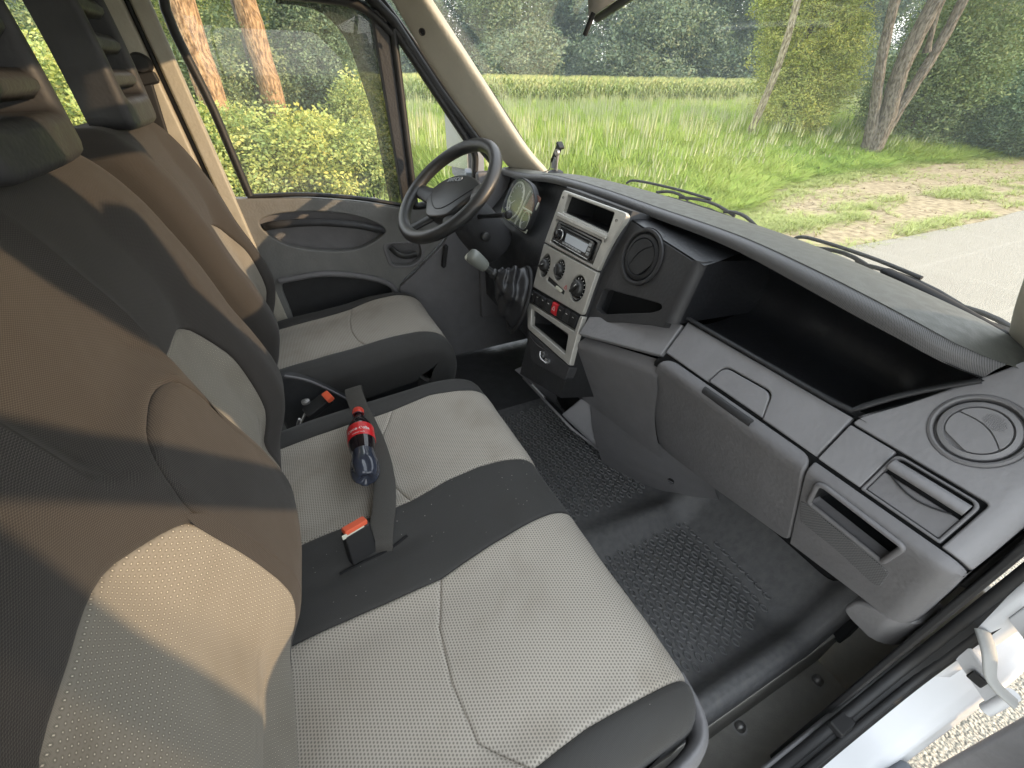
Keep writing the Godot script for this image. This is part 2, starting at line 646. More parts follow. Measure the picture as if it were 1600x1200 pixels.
	m.uv1_scale = Vector3.ONE * 60.0
	# fine net stamped on the dashboard lip and the speaker grille
	im = picture(128, 128, func(x: int, y: int) -> Color:
		var row := int(y / 8.0)
		var c := Vector2(fposmod(x + (4 if row % 2 else 0), 8) - 3.5, fposmod(y, 8) - 3.5)
		var k := 0.25 if c.length() < 2.4 else 1.0
		return Color(k, k, k))
	m = mat("net", L(0.16, 0.16, 0.165), 0.5)
	m.albedo_texture = tex(im)
	bump(m, im, 1.0)
	m.uv1_scale = Vector3.ONE * 26.0
	m = mat("net_grey", L(0.15, 0.15, 0.155), 0.6)
	m.albedo_texture = M.net.albedo_texture
	m.normal_enabled = true
	m.normal_texture = M.net.normal_texture
	m.uv1_scale = Vector3.ONE * 18.0
	m = mat("rubber", L(0.125, 0.125, 0.128), 0.62)
	m.normal_enabled = true
	m.normal_texture = grain
	m.normal_scale = 0.2
	m.albedo_texture = ramp(noise_tex(0.02, 512, false, 23), [[0.25, Color(0.86, 0.86, 0.86)], [0.6, Color(0.95, 0.95, 0.95)], [0.85, Color(1, 0.99, 0.97)]])
	m.uv1_triplanar = true
	m.uv1_scale = Vector3.ONE * 4.0
	m = mat("tread", L(0.17, 0.17, 0.172), 0.36)
	# outdoors
	m = mat("asphalt", L(0.6, 0.57, 0.49), 0.95)
	m.albedo_texture = ramp(noise_tex(0.2, 512, false, 31), [[0.2, Color(0.55, 0.55, 0.55)], [0.5, Color(0.85, 0.84, 0.83)], [0.8, Color(1, 0.99, 0.95)]])
	m.normal_enabled = true
	m.normal_texture = noise_tex(0.25, 256, true, 33, 6.0)
	m.uv1_triplanar = true
	m.uv1_world_triplanar = true
	m.uv1_scale = Vector3.ONE * 0.9
	m = mat("dirt", L(0.44, 0.36, 0.235), 1.0)
	m.albedo_texture = ramp(noise_tex(0.03, 512, false, 35), [[0.2, Color(0.74, 0.72, 0.68)], [0.5, Color(0.9, 0.89, 0.86)], [0.8, Color(1, 1, 0.98)]])
	m.normal_enabled = true
	m.normal_texture = noise_tex(0.1, 256, true, 37, 1.2)
	m.normal_scale = 0.25
	m.uv1_triplanar = true
	m.uv1_world_triplanar = true
	m.uv1_scale = Vector3.ONE * 0.37
	m = mat("soil", L(0.07, 0.085, 0.03), 1.0)
	m.albedo_texture = ramp(noise_tex(0.04, 256, false, 39), [[0.2, Color(0.6, 0.6, 0.5)], [0.8, Color(1, 1, 1)]])
	m.uv1_triplanar = true
	m.uv1_world_triplanar = true
	m.uv1_scale = Vector3.ONE * 0.3
	for b in [["bark_warm", L(0.46, 0.29, 0.15)], ["bark_grey", L(0.20, 0.175, 0.14)], ["bark_pale", L(0.42, 0.37, 0.25)]]:
		m = mat(b[0], b[1], 0.95)
		m.albedo_texture = ramp(noise_tex(0.05, 256, false, 41), [[0.25, Color(0.66, 0.63, 0.6)], [0.5, Color(0.88, 0.87, 0.85)], [0.8, Color(1, 1, 1)]])
		m.normal_enabled = true
		m.normal_texture = noise_tex(0.06, 256, true, 43, 5.0)
		m.uv1_scale = Vector3(1.2, 0.35, 1.0)
	m = mat("leaf", Color.WHITE, 0.85)
	m.metallic_specular = 0.2
	m.vertex_color_use_as_albedo = true
	m.backlight_enabled = true
	m.backlight = L(0.12, 0.16, 0.02)
	m.cull_mode = BaseMaterial3D.CULL_DISABLED
# ---------------------------------------------------------------- ground and van body
func sheet(called: String, m: Material, x0: float, x1: float, z0: float, z1: float, y: float, nx: int, nz: int, wav: float) -> MeshInstance3D:
	var mb := MB.new()
	grid(mb, func(u: float, w: float) -> Vector3:
		var x := lerpf(x0, x1, u)
		var z := lerpf(z1, z0, w)
		var e := soil_noise.get_noise_2d(z * 0.35, x * 0.1 + y * 50.0) * wav
		return V(x + e * (1.0 if u > 0.5 else -1.0), y + (0.0 if wav == 0.0 else soil_noise.get_noise_2d(x * 0.8, z * 0.8) * 0.012), z), nx, nz)
	var o := put(called, mb, m)
	tag(o, "", "", "", "structure")
	return o

func ground() -> void:
	tag(sheet("ground", M.soil, -400, 400, -500, 300, -0.04, 8, 8, 0.0), "flat green-brown earth of the meadow and wood floor")
	tag(sheet("dirt_track", M.dirt, -7.2, -2.2, -90, 20, 0.0, 24, 260, 0.5), "tan bare-earth verge track beside the road")
	tag(sheet("road", M.asphalt, -2.45, 9.0, -120, 30, 0.02, 16, 200, 0.12), "sunlit pale grey asphalt road under and ahead of the van")

func strip(mb: MB, a: Array, b: Array) -> void:     # smooth band between two edge lines
	var m := a.size() - 1
	grid(mb, func(u: float, w: float) -> Vector3:
		var k := mini(int(u * m), m - 1)
		var p: Vector3 = (a[k] as Vector3).lerp(a[k + 1], u * m - k)
		var q: Vector3 = (b[k] as Vector3).lerp(b[k + 1], u * m - k)
		return p.lerp(q, w), m * 4, 6)

func pillar_shape(s: float) -> MB:      # raked front pillar trim, s = -1 driver side, 1 passenger side
	var ed := spline3([V(0.86, 2.26, -0.36), V(0.86, 2.141, -0.446), V(0.86, 1.963, -0.564), V(0.86, 1.778, -0.712), V(0.86, 1.70, -0.795), V(0.86, 1.60, -0.90)], 4)
	var ei := spline3([V(0.75, 2.26, -0.43), V(0.76, 2.137, -0.533), V(0.76, 1.963, -0.682), V(0.76, 1.732, -0.872), V(0.76, 1.627, -0.983), V(0.76, 1.56, -1.05)], 4)
	var mb := MB.new()
	var m := ed.size() - 1
	grid(mb, func(u: float, w: float) -> Vector3:
		var k := mini(int(u * m), m - 1)
		var p: Vector3 = (ed[k] as Vector3).lerp(ed[k + 1], u * m - k)
		var q: Vector3 = (ei[k] as Vector3).lerp(ei[k + 1], u * m - k)
		var c := p.lerp(q, 0.5)
		var an := TAU * w
		var ax := (p - q) * 0.5
		var ay := ax.cross(V(0, 0.75, 0.66)).normalized() * 0.022
		var r := c + ax * signf(cos(an)) * pow(absf(cos(an)), 0.45) + ay * signf(sin(an)) * pow(absf(sin(an)), 0.6)
		return V(r.x * s, r.y, r.z), 24, 32)
	return mb

func wall_rail(mb: MB, a: Vector3, b: Vector3, w: float, d: float, up := Vector3.RIGHT, r := 0.006) -> void:   # straight bar w wide, d thick (along up)
	var dir := (b - a).normalized()
	var side := dir.cross(up).normalized()
	box(mb, (a + b) * 0.5, V((b - a).length(), w, d), Basis(dir, side, dir.cross(side)), r)

func van() -> void:
	var van := thing("van", "white panel van with cream pillars, whose cab is seen through its open passenger doorway", "van")
	var mb := MB.new()
	# floor pan, roof, side and back walls
	box(mb, V(-0.055, 0.745, -0.30), V(1.79, 0.03, 1.62), Basis.IDENTITY, 0.004)
	box(mb, V(0.0, 0.745, 1.38), V(1.9, 0.03, 1.74), Basis.IDENTITY, 0.004)
	put("floor_pan", mb, M.dark, van)
	mb = MB.new()
	box(mb, V(0, 2.235, 0.95), V(2.0, 0.05, 2.76), Basis.IDENTITY, 0.01)
	box(mb, V(0, 2.205, -0.48), V(1.7, 0.05, 0.16), Basis(Vector3.RIGHT, 0.35), 0.015)
	put("roof", mb, M.cream, van)
	mb = MB.new()
	box(mb, V(0, 1.10, 2.27), V(1.95, 0.74, 0.04), Basis.IDENTITY, 0.004)
	box(mb, V(0, 2.17, 2.27), V(1.95, 0.09, 0.04), Basis.IDENTITY, 0.004)
	box(mb, V(-0.955, 1.14, 1.29), V(0.04, 0.82, 1.92), Basis.IDENTITY, 0.004)
	box(mb, V(-0.955, 2.17, 1.29), V(0.04, 0.09, 1.92), Basis.IDENTITY, 0.004)
	box(mb, V(-0.955, 1.84, 2.1), V(0.04, 0.56, 0.3), Basis.IDENTITY, 0.004)
	box(mb, V(0.955, 1.14, 1.36), V(0.04, 0.82, 1.78), Basis.IDENTITY, 0.004)
	box(mb, V(0.955, 2.17, 1.36), V(0.04, 0.09, 1.78), Basis.IDENTITY, 0.004)
	box(mb, V(0.955, 1.84, 2.1), V(0.04, 0.56, 0.3), Basis.IDENTITY, 0.004)
	put("rear_wall", mb, M.cream, van)
	# driver side B pillar: two cream strips with a dark groove
	var lean := V(0, 1, 0.084).normalized()
	var pl := func(z0: float, z1: float, x: float, d: float) -> MB:
		var q := MB.new()
		var c := V(x, 1.5, (z0 + z1) / 2 - 0.0076)
		box(q, c, V(d, 1.5, z1 - z0), Basis(Vector3.RIGHT, lean, Vector3.RIGHT.cross(lean)), 0.008)
		return q
	var bp := put("b_pillar", pl.call(0.236, 0.33, -0.875, 0.05), M.cream, van)
	put("pillar_edge", pl.call(0.176, 0.221, -0.88, 0.04), M.cream, bp)
	put("pillar_groove", pl.call(0.22, 0.238, -0.892, 0.03), M.seal, bp)
	put("b_pillar", pl.call(0.26, 0.36, 0.935, 0.07), M.cream, van)
	# front pillars
	var ap := put("a_pillar", pillar_shape(-1), M.cream, van)
	mb = MB.new()
	var hf := frame(V(-0.779, 2.06, -0.505), V(0.35, 0.35, -0.5), V(0.15, 0.8, 0.55))
	lathe(mb, P2([0.0, -0.004, 0.007, -0.004, 0.0085, 0.001, 0.011, 0.0]), hf, 16)
	put("screw_hole", mb, M.black, ap)
	put("a_pillar", pillar_shape(1), M.cream, van)
	mb = MB.new()
	tube(mb, spline3([V(-0.80, 2.205, -0.37), V(-0.3, 2.225, -0.46), V(0.3, 2.225, -0.46), V(0.80, 2.205, -0.37)], 6), 0.05, 0.03, 12)
	put("roof_header", mb, M.cream, van)
	# windscreen
	mb = MB.new()
	var ws := func(u: float, w: float) -> Vector3:
		var x := lerpf(-0.80, 0.80, u) * (1.0 - 0.03 * w)
		var e := x / 0.8
		return V(x, lerpf(1.575, 2.20, w), lerpf(-1.15 + 0.13 * e * e, -0.60 + 0.13 * e * e, w) - 0.012 * sin(PI * w))
	grid(mb, ws, 24, 10)
	var wsn := put("windscreen", mb, M.screen_glass, van)
	mb = MB.new()
	var line := []
	for k in 13: line.append(ws.call(k / 12.0, 0.06) + V(0, -0.01, 0.006))
	tube(mb, line, 0.012, 0.008, 8)
	line = []
	for k in 9: line.append(ws.call(0.0, k / 8.0) + V(0.006, 0, 0.012))
	tube(mb, line, 0.010, 0.010, 8)
	line = []
	for k in 9: line.append(ws.call(1.0, k / 8.0) + V(-0.006, 0, 0.012))
	tube(mb, line, 0.010, 0.010, 8)
	put("windscreen_seal", mb, M.seal, wsn)
	# cowl below the windscreen and the bonnet falling away
	mb = MB.new()
	grid(mb, func(u: float, w: float) -> Vector3:
		var x := lerpf(-0.86, 0.86, u)
		var e := x / 0.86
		return V(x, 1.60 - 0.10 * w - 0.03 * w * w, -1.155 + 0.13 * e * e - 0.20 * w), 16, 4)
	put("cowl", mb, M.cowl, van)
	mb = MB.new()
	grid(mb, func(u: float, w: float) -> Vector3:
		var x := lerpf(-0.92, 0.92, u)
		var e := x / 0.92
		return V(x, 1.46 - 0.42 * w - 0.03 * e * e, -1.35 + 0.16 * e * e - 0.62 * w), 16, 8)
	put("bonnet", mb, M.white, van)
	driver_door(van)
	doorway(van)
	passenger_door(van)

func in_door(z: float, y: float) -> Vector2: return Vector2(-z, y)

func driver_door(van: Node3D) -> void:
	var d := Node3D.new()
	d.name = "driver_door"
	van.add_child(d, true)
	var xf := frame(V(-0.875, 0, 0), V(0, 0, -1), V(0, 1, 0))
	var outline := rounded(P2([-0.24, 0.84, 0.31, 0.84, 0.335, 1.20, 0.40, 1.245, 0.545, 1.36, 0.60, 1.46, 0.62, 1.53, 0.46, 1.497, 0.37, 1.515, 0.24, 1.548, 0.05, 1.578, -0.24, 1.600]), [0, 0, 0.03, 0.02, 0.02, 0.03, 0.03, 0.03, 0.05, 0.05, 0.05, 0.01])
	var recess := spline2(P2([-0.125, 1.515, -0.05, 1.534, 0.09, 1.526, 0.21, 1.497, 0.295, 1.452, 0.30, 1.418, 0.20, 1.374, 0.08, 1.378, -0.05, 1.415, -0.115, 1.47]), 5, true)
	var hand := rounded(P2([0.300, 1.375, 0.444, 1.365, 0.447, 1.305, 0.40, 1.272, 0.315, 1.285]), 0.025)
	var pocket := spline2(P2([-0.113, 1.282, 0.0, 1.287, 0.088, 1.276, 0.20, 1.245, 0.285, 1.20, 0.30, 1.10, 0.24, 0.98, 0.0, 0.95, -0.11, 1.0, -0.118, 1.15]), 5, true)
	var mb := MB.new()
	plate(mb, xf, outline, 0.03, 0.006, [recess, hand, pocket])
	var pn := put("door_panel", mb, M.door_grey, d)
	mb = MB.new()
	plate(mb, lifted(xf, 0, 0, -0.045), rrect(0.09, 1.455, 0.46, 0.19, 0.03), 0.01, 0.002)
	plate(mb, lifted(xf, 0, 0, -0.040), rrect(0.378, 1.325, 0.17, 0.13, 0.03), 0.01, 0.002)
	put("recess", mb, M.mid, pn)
	mb = MB.new()
	plate(mb, lifted(xf, 0, 0, -0.055), rrect(0.09, 1.115, 0.45, 0.38, 0.03), 0.01, 0.002)
	put("pocket_liner", mb, M.charcoal, pn)
	mb = MB.new()
	var pts := []
	for q in spline2(P2([-0.125, 1.293, 0.0, 1.298, 0.09, 1.287, 0.205, 1.254, 0.295, 1.203, 0.315, 1.12]), 5): pts.append(xf * V(q.x, q.y, 0.012))
	tube(mb, pts, 0.010, 0.012, 10)
	put("pocket_lip", mb, M.mid, pn)
	# pull bar across the arm recess
	mb = MB.new()
	pts = spline3([xf * V(-0.12, 1.485, -0.03), xf * V(-0.075, 1.500, 0.012), xf * V(0.06, 1.497, 0.022), xf * V(0.20, 1.470, 0.018), xf * V(0.28, 1.440, 0.0), xf * V(0.31, 1.425, -0.03)], 6)
	tube(mb, pts, 0.016, 0.014, 12)
	put("pull_bar", mb, M.dark, d)
	mb = MB.new()
	var ring := PackedVector2Array()
	for q in hand: ring.append(Vector2(0.378, 1.325) + (q - Vector2(0.378, 1.325)) * 1.22)
	plate(mb, lifted(xf, 0, 0, 0.003), ring, 0.006, 0.004, [hand])
	var hb := put("handle_surround", mb, M.mid, d)
	mb = MB.new()
	pts = spline3([xf * V(0.322, 1.355, -0.02), xf * V(0.345, 1.330, -0.006), xf * V(0.38, 1.317, 0.0), xf * V(0.425, 1.318, -0.004)], 5)
	tube(mb, pts, 0.006, 0.013, 8)
	put("handle", mb, M.rim, hb)
	# window
	var top := spline2(P2([-0.132, 1.60, -0.155, 1.85, -0.182, 2.125, 0.0, 2.135, 0.20, 2.135, 0.34, 2.122, 0.44, 2.05]), 5)
	mb = MB.new()
	plate(mb, lifted(xf, 0, 0, -0.035), rounded(P2([-0.14, 1.575, 0.46, 1.485, 0.44, 2.06, 0.40, 2.12, 0.2, 2.15, -0.19, 2.14]), 0.01), 0.004, 0.0005)
	put("window_pane", mb, M.glass, d)
	mb = MB.new()
	pts = []
	for q in top: pts.append(xf * V(q.x, q.y, -0.005))
	tube(mb, pts, 0.013, 0.014, 8, V(1, 0, 0))
	pts = []
	for q in spline2(P2([-0.14, 1.597, 0.05, 1.588, 0.24, 1.558, 0.37, 1.526, 0.46, 1.505, 0.60, 1.53, 0.69, 1.56]), 5): pts.append(xf * V(q.x, q.y, -0.012))
	tube(mb, pts, 0.008, 0.011, 8, V(1, 0, 0))
	put("window_seal", mb, M.seal, d)
	mb = MB.new()
	wall_rail(mb, xf * V(0.397, 2.12, -0.02), xf * V(0.422, 1.49, -0.02), 0.050, 0.035)
	put("window_divider", mb, M.dark, d)
	mb = MB.new()
	plate(mb, lifted(xf, 0, 0, -0.028), P2([0.44, 2.055, 0.445, 1.50, 0.71, 1.53, 0.715, 1.70]), 0.004, 0.0005)
	put("quarter_pane", mb, M.glass, d)
	mb = MB.new()
	var tri := rounded(P2([0.435, 2.075, 0.443, 1.51, 0.70, 1.55, 0.715, 1.69]), [0.02, 0.02, 0.03, 0.03])
	pts = []
	for q in tri: pts.append(xf * V(q.x, q.y, -0.005))
	tube(mb, pts, 0.014, 0.015, 8, V(1, 0, 0), true)
	tube(mb, [xf * V(0.36, 2.16, -0.01), xf * V(0.44, 2.09, -0.01), xf * V(0.58, 1.90, -0.01), xf * V(0.72, 1.735, -0.01), xf * V(0.80, 1.65, -0.01)], 0.018, 0.02, 8, V(1, 0, 0))
	put("quarter_seal", mb, M.seal, d)
	mb = MB.new()
	wall_rail(mb, xf * V(-0.20, 2.17, -0.03), xf * V(0.38, 2.17, -0.03), 0.05, 0.05)
	wall_rail(mb, xf * V(0.37, 2.175, -0.03), xf * V(0.78, 1.70, -0.03), 0.045, 0.04)
	put("window_frame", mb, M.seal, d)
	# smoked wind deflector along the top and front of the window, outside the glass
	mb = MB.new()
	var inner := spline2(P2([0.10, 2.118, 0.168, 2.117, 0.236, 2.098, 0.289, 2.035, 0.313, 1.94, 0.339, 1.79, 0.352, 1.50]), 5)
	var defl := PackedVector2Array(inner)
	defl.append_array(P2([0.42, 1.49, 0.40, 2.14, 0.10, 2.15]))
	plate(mb, lifted(xf, 0, 0, -0.050), defl, 0.003, 0.0006)
	put("wind_deflector", mb, M.smoked, d)
	# exterior mirror, seen through the quarter pane
	mb = MB.new()
	box(mb, V(-1.10, 1.70, -0.76), V(0.17, 0.30, 0.10), Basis(Vector3.UP, 0.35), 0.03)
	wall_rail(mb, V(-0.93, 1.60, -0.70), V(-1.08, 1.60, -0.75), 0.03, 0.03)
	var mr := put("exterior_mirror", mb, M.mirror_shell, d)
	mb = MB.new()
	box(mb, V(-1.083, 1.72, -0.706), V(0.14, 0.22, 0.006), Basis(Vector3.UP, 0.35), 0.002)
	put("mirror_glass", mb, M.mirror_glass, mr)
	# dark skin outside, so that the door has thickness
	mb = MB.new()
	plate(mb, lifted(xf, 0, 0, -0.095), rounded(P2([-0.14, 0.70, 0.8, 0.70, 0.8, 1.45, 0.46, 1.48, 0.24, 1.53, -0.14, 1.57]), 0.02), 0.02, 0.004)
	put("door_skin", mb, M.white, d)

func doorway(van: Node3D) -> void:
	# passenger side sill, step and door opening seal
	var mb := MB.new()
	box(mb, V(0.905, 0.535, -0.42), V(0.14, 0.03, 1.32), Basis.IDENTITY, 0.006)
	box(mb, V(0.836, 0.64, -0.42), V(0.02, 0.25, 1.32), Basis.IDENTITY, 0.004)
	box(mb, V(0.90, 0.80, -1.10), V(0.12, 0.60, 0.03), Basis.IDENTITY, 0.004)
	put("step_well", mb, M.step, van)
	for at in [V(0.862, 0.553, -0.73), V(0.88, 0.553, -1.02)]:
		mb = MB.new()
		lathe(mb, P2([0.0, 0.016, 0.008, 0.015, 0.013, 0.010, 0.014, 0.0, 0.019, 0.0]), frame(at, V(1, 0, 0), V(0, 0, -1)), 14)
		put("step_bolt", mb, M.steel, van)
	mb = MB.new()      # thin inner ledge of the sill
	box(mb, V(0.955, 0.70, -0.42), V(0.022, 0.36, 1.32), Basis.IDENTITY, 0.006)
	put("inner_sill", mb, M.grey, van)
	mb = MB.new()
	var loop := rounded(P2([-0.20, 0.88, 0.70, 0.88, 0.89, 0.98, 0.93, 1.40, 0.90, 1.62, 0.50, 2.12, 0.38, 2.17, -0.20, 2.17]), 0.07)
	var pts := []
	for q in loop: pts.append(V(0.962, q.y, -q.x))
	tube(mb, pts, 0.0075, 0.010, 10, V(1, 0, 0), true)
	var pts2 := []
	for q in loop: pts2.append(V(0.985, q.y + 0.004, -q.x - 0.002))
	tube(mb, pts2, 0.005, 0.007, 8, V(1, 0, 0), true)
	var pts3 := []
	for q in loop: pts3.append(V(0.974, q.y - 0.004, -q.x))
	tube(mb, pts3, 0.022, 0.003, 8, V(0, 0.6, 0.8), true)
	put("door_seal", mb, M.seal, van)
	mb = MB.new()
	box(mb, V(0.942, 1.10, -0.93), V(0.012, 1.2, 0.36), Basis.IDENTITY, 0.004)
	put("jamb_lining", mb, M.seal, van)
	mb = MB.new()
	wall_rail(mb, V(0.95, 2.20, 0.25), V(0.95, 2.20, -0.42), 0.06, 0.07)
	wall_rail(mb, V(0.93, 2.20, -0.40), V(0.93, 1.62, -0.98), 0.08, 0.07)
	put("door_frame", mb, M.cream, van)
	# white painted body outside the seal
	mb = MB.new()
	grid(mb, func(u: float, w: float) -> Vector3:
		var z := lerpf(0.35, -1.62, u)
		var rise := 0.26 * smoothstep(-0.78, -1.05, z)
		var edge := 1.046 + 0.012 * u
		var prof := [Vector2(0.990, 0.872), Vector2(1.004, 0.868), Vector2(1.035, 0.86), Vector2(edge, 0.845), Vector2(edge + 0.012, 0.81), Vector2(edge + 0.016, 0.60), Vector2(edge + 0.004, 0.42)]
		var k := mini(int(w * 6.0), 5)
		var q: Vector2 = (prof[k] as Vector2).lerp(prof[k + 1], w * 6.0 - k)
		return V(q.x, q.y + rise * (1.0 if w < 0.55 else 0.8), z), 40, 24)
	put("outer_sill", mb, M.white, van)
	mb = MB.new()
	box(mb, V(0.985, 1.45, -0.955), V(0.05, 1.35, 0.10), Basis.IDENTITY, 0.02)
	put("hinge_pillar", mb, M.white, van)
	mb = MB.new()
	box(mb, V(1.078, 0.822, -0.28), V(0.05, 0.05, 1.1), Basis(V(1, 0, 0), 0.03), 0.012)
	put("sill_trim", mb, M.mirror_shell, van)
	mb = MB.new()
	box(mb, V(0.968, 0.905, -0.735), V(0.03, 0.02, 0.05), Basis.IDENTITY, 0.005)
	put("seal_clip", mb, M.black, van)

func passenger_door(van: Node3D) -> void:
	var d := Node3D.new()
	d.name = "passenger_door"
	van.add_child(d, true)
	d.position = V(1.045, 0, -0.93)
	d.rotation.y = DOOR_TURN       # swung forward on its hinges
	# local frame: the door runs along local z (0 at the hinge), its inside faces local -x
	var xf := frame(V(-0.03, 0, 0), V(0, 0, 1), V(0, 1, 0))
	var mb := MB.new()
	plate(mb, xf, rounded(P2([0.06, 0.60, 1.04, 0.60, 1.05, 1.56, 0.80, 1.53, 0.5, 1.50, 0.30, 1.49, 0.04, 1.51]), 0.04), 0.05, 0.01)
	put("door_panel", mb, M.grey, d)
	mb = MB.new()
	box(mb, V(-0.055, 1.0, 0.30), V(0.05, 0.36, 0.36), Basis.IDENTITY, 0.03)
	lathe(mb, P2([0.085, 0.0, 0.085, 0.012, 0.078, 0.016, 0.07, 0.010, 0.0, 0.006]), frame(V(-0.078, 1.02, 0.21), V(0, 0, 1), V(0, 1, 0)), 28)
	put("speaker_pod", mb, M.door_grey, d)
	mb = MB.new()
	plate(mb, lifted(xf, 0, 0, -0.055), rounded(P2([0.07, 0.58, 1.06, 0.58, 1.07, 1.56, 0.04, 1.56]), 0.05), 0.03, 0.008)
	put("door_skin", mb, M.white, d)
	mb = MB.new()
	wall_rail(mb, V(-0.06, 1.52, 1.05), V(-0.06, 2.16, 1.10), 0.06, 0.05)
	wall_rail(mb, V(-0.06, 2.16, 1.12), V(-0.06, 2.17, 0.50), 0.06, 0.05)
	wall_rail(mb, V(-0.06, 2.17, 0.52), V(-0.06, 1.55, 0.02), 0.06, 0.05)
	wall_rail(mb, V(-0.06, 2.12, 0.48), V(-0.06, 1.50, 0.455), 0.055, 0.04)
	put("window_frame", mb, M.seal, d)
	mb = MB.new()
	plate(mb, lifted(xf, 0, 0, -0.03), P2([0.06, 1.50, 1.04, 1.52, 1.08, 2.14, 0.54, 2.14]), 0.004, 0.0005)
	put("window_pane", mb, M.glass, d)
	mb = MB.new()
	plate(mb, lifted(xf, 0, 0, -0.045), P2([0.485, 1.51, 0.70, 1.515, 0.70, 1.95, 0.72, 2.03, 0.77, 2.07, 1.07, 2.08, 1.07, 2.14, 0.50, 2.14]), 0.003, 0.0006)
	put("wind_deflector", mb, M.smoked, d)
	mb = MB.new()
	box(mb, V(0.17, 1.50, -0.02), V(0.22, 0.30, 0.11), Basis(Vector3.UP, -0.2), 0.03)
	wall_rail(mb, V(0.0, 1.46, 0.04), V(0.12, 1.46, 0.0), 0.04, 0.04)
	put("exterior_mirror", mb, M.mirror_shell, d)
	# hinges and check strap reach back to the pillar
	for y in [1.10, 1.245]:
		mb = MB.new()
		var c := V(1.0, y, -0.905)
		var e := V(1.062, y - 0.012, -0.882)
		box(mb, (c + e) * 0.5, V(0.085, 0.045, 0.014), Basis((e - c).normalized(), Vector3.UP, (e - c).normalized().cross(Vector3.UP)), 0.004)
		lathe(mb, P2([0.0, -0.034, 0.010, -0.034, 0.010, 0.034, 0.0, 0.034]), Transform3D(Basis(V(1, 0, 0), V(0, 0, -1), V(0, 1, 0)), e), 12)
		var h := put("hinge", mb, M.white, van)
		mb = MB.new()
		box(mb, (c + e) * 0.5 + V(-0.004, 0.0, 0.010), V(0.022, 0.022, 0.006), Basis.IDENTITY, 0.002)
		put("hinge_bolt", mb, M.black, h)
	mb = MB.new()
	tube(mb, spline3([V(0.985, 1.175, -0.90), V(1.01, 1.165, -0.875), V(1.035, 1.135, -0.862), V(1.07, 1.12, -0.87)], 6), 0.012, 0.005, 8)
	put("check_strap", mb, M.cowl, van)

const DOOR_TURN := 1.42
# ---------------------------------------------------------------- dashboard
var PT := Transform3D()      # sloping top faces: pod, glove box cover (local y measured from the knee edge)
var PL := Transform3D()      # faces below the knee edge
var PS := Transform3D()      # centre stack
func T(x: float, y: float) -> Vector2: return Vector2(x, (y - 1.435) / 0.8057)
func LO(x: float, y: float) -> Vector2: return Vector2(x, (y - 1.42) / 0.9285)
func S(x: float, y: float) -> Vector2: return Vector2(x, (y - 1.25) / 0.9632)
func outline(f: Callable, a: Array) -> PackedVector2Array:
	var r := PackedVector2Array()
	for i in range(0, a.size(), 2): r.append(f.call(a[i], a[i + 1]))
	return r
var lip_curve := PackedVector3Array()
func lip(x: float) -> Vector3:       # front edge of the dashboard top
	if lip_curve.is_empty():
		for q in spline3([V(-0.87, 1.63, -0.82), V(-0.69, 1.64, -0.81), V(-0.60, 1.648, -0.82), V(-0.50, 1.662, -0.82), V(-0.40, 1.675, -0.805), V(-0.25, 1.683, -0.80), V(-0.09, 1.686, -0.80), V(0.12, 1.686, -0.797), V(0.285, 1.685, -0.80), V(0.40, 1.683, -0.795), V(0.565, 1.675, -0.776), V(0.69, 1.663, -0.765), V(0.76, 1.647, -0.778), V(0.805, 1.631, -0.820), V(0.87, 1.62, -0.87)], 6): lip_curve.append(q)
	for i in lip_curve.size() - 1:
		if lip_curve[i + 1].x >= x: return lip_curve[i].lerp(lip_curve[i + 1], (x - lip_curve[i].x) / maxf(lip_curve[i + 1].x - lip_curve[i].x, 1e-6))
	return lip_curve[-1]
func lip_z(x: float) -> float: return lip(x).z

class Prof:       # a profile in the z,y plane, measured along its length from its lower end
	var p: PackedVector2Array
	var l := PackedFloat32Array()
	func _init(pts: PackedVector2Array) -> void:
		p = pts
		var s := 0.0
		for i in p.size():
			if i: s += p[i].distance_to(p[i - 1])
			l.append(s)
	func at(t: float) -> Vector2:
		var i := clampi(l.bsearch(t) - 1, 0, p.size() - 2)
		return p[i].lerp(p[i + 1], (t - l[i]) / maxf(l[i + 1] - l[i], 1e-6))
	func normal(t: float) -> Vector2:     # turned towards the seats
		var d := (at(t + 0.004) - at(t - 0.004)).normalized()
		return Vector2(d.y, -d.x)
	func of_y(y: float) -> float:
		if y < p[0].y: return y - p[0].y
		for i in p.size() - 1:
			if (p[i].y <= y) and (p[i + 1].y >= y): return l[i] + (l[i + 1] - l[i]) * (y - p[i].y) / maxf(p[i + 1].y - p[i].y, 1e-6)
		return l[-1] + (y - p[-1].y)

func on_prof(pr: Prof, x1 := 99.0, r := 0.03) -> Callable:      # (x, t) to a point; past x1 - r it curls away forwards
	return func(q: Vector2) -> Vector3:
		var a := pr.at(q.y)
		var nn := pr.normal(q.y)
		var x := q.x
		var drop := 0.0
		if q.x > x1 - r:
			var d := q.x - (x1 - r)
			var an := minf(d / r, PI / 2)
			x = x1 - r + r * sin(an)
			drop = r * (1.0 - cos(an)) + maxf(0.0, d - r * PI / 2)
		return V(x, a.y - nn.y * drop, a.x - nn.x * drop)

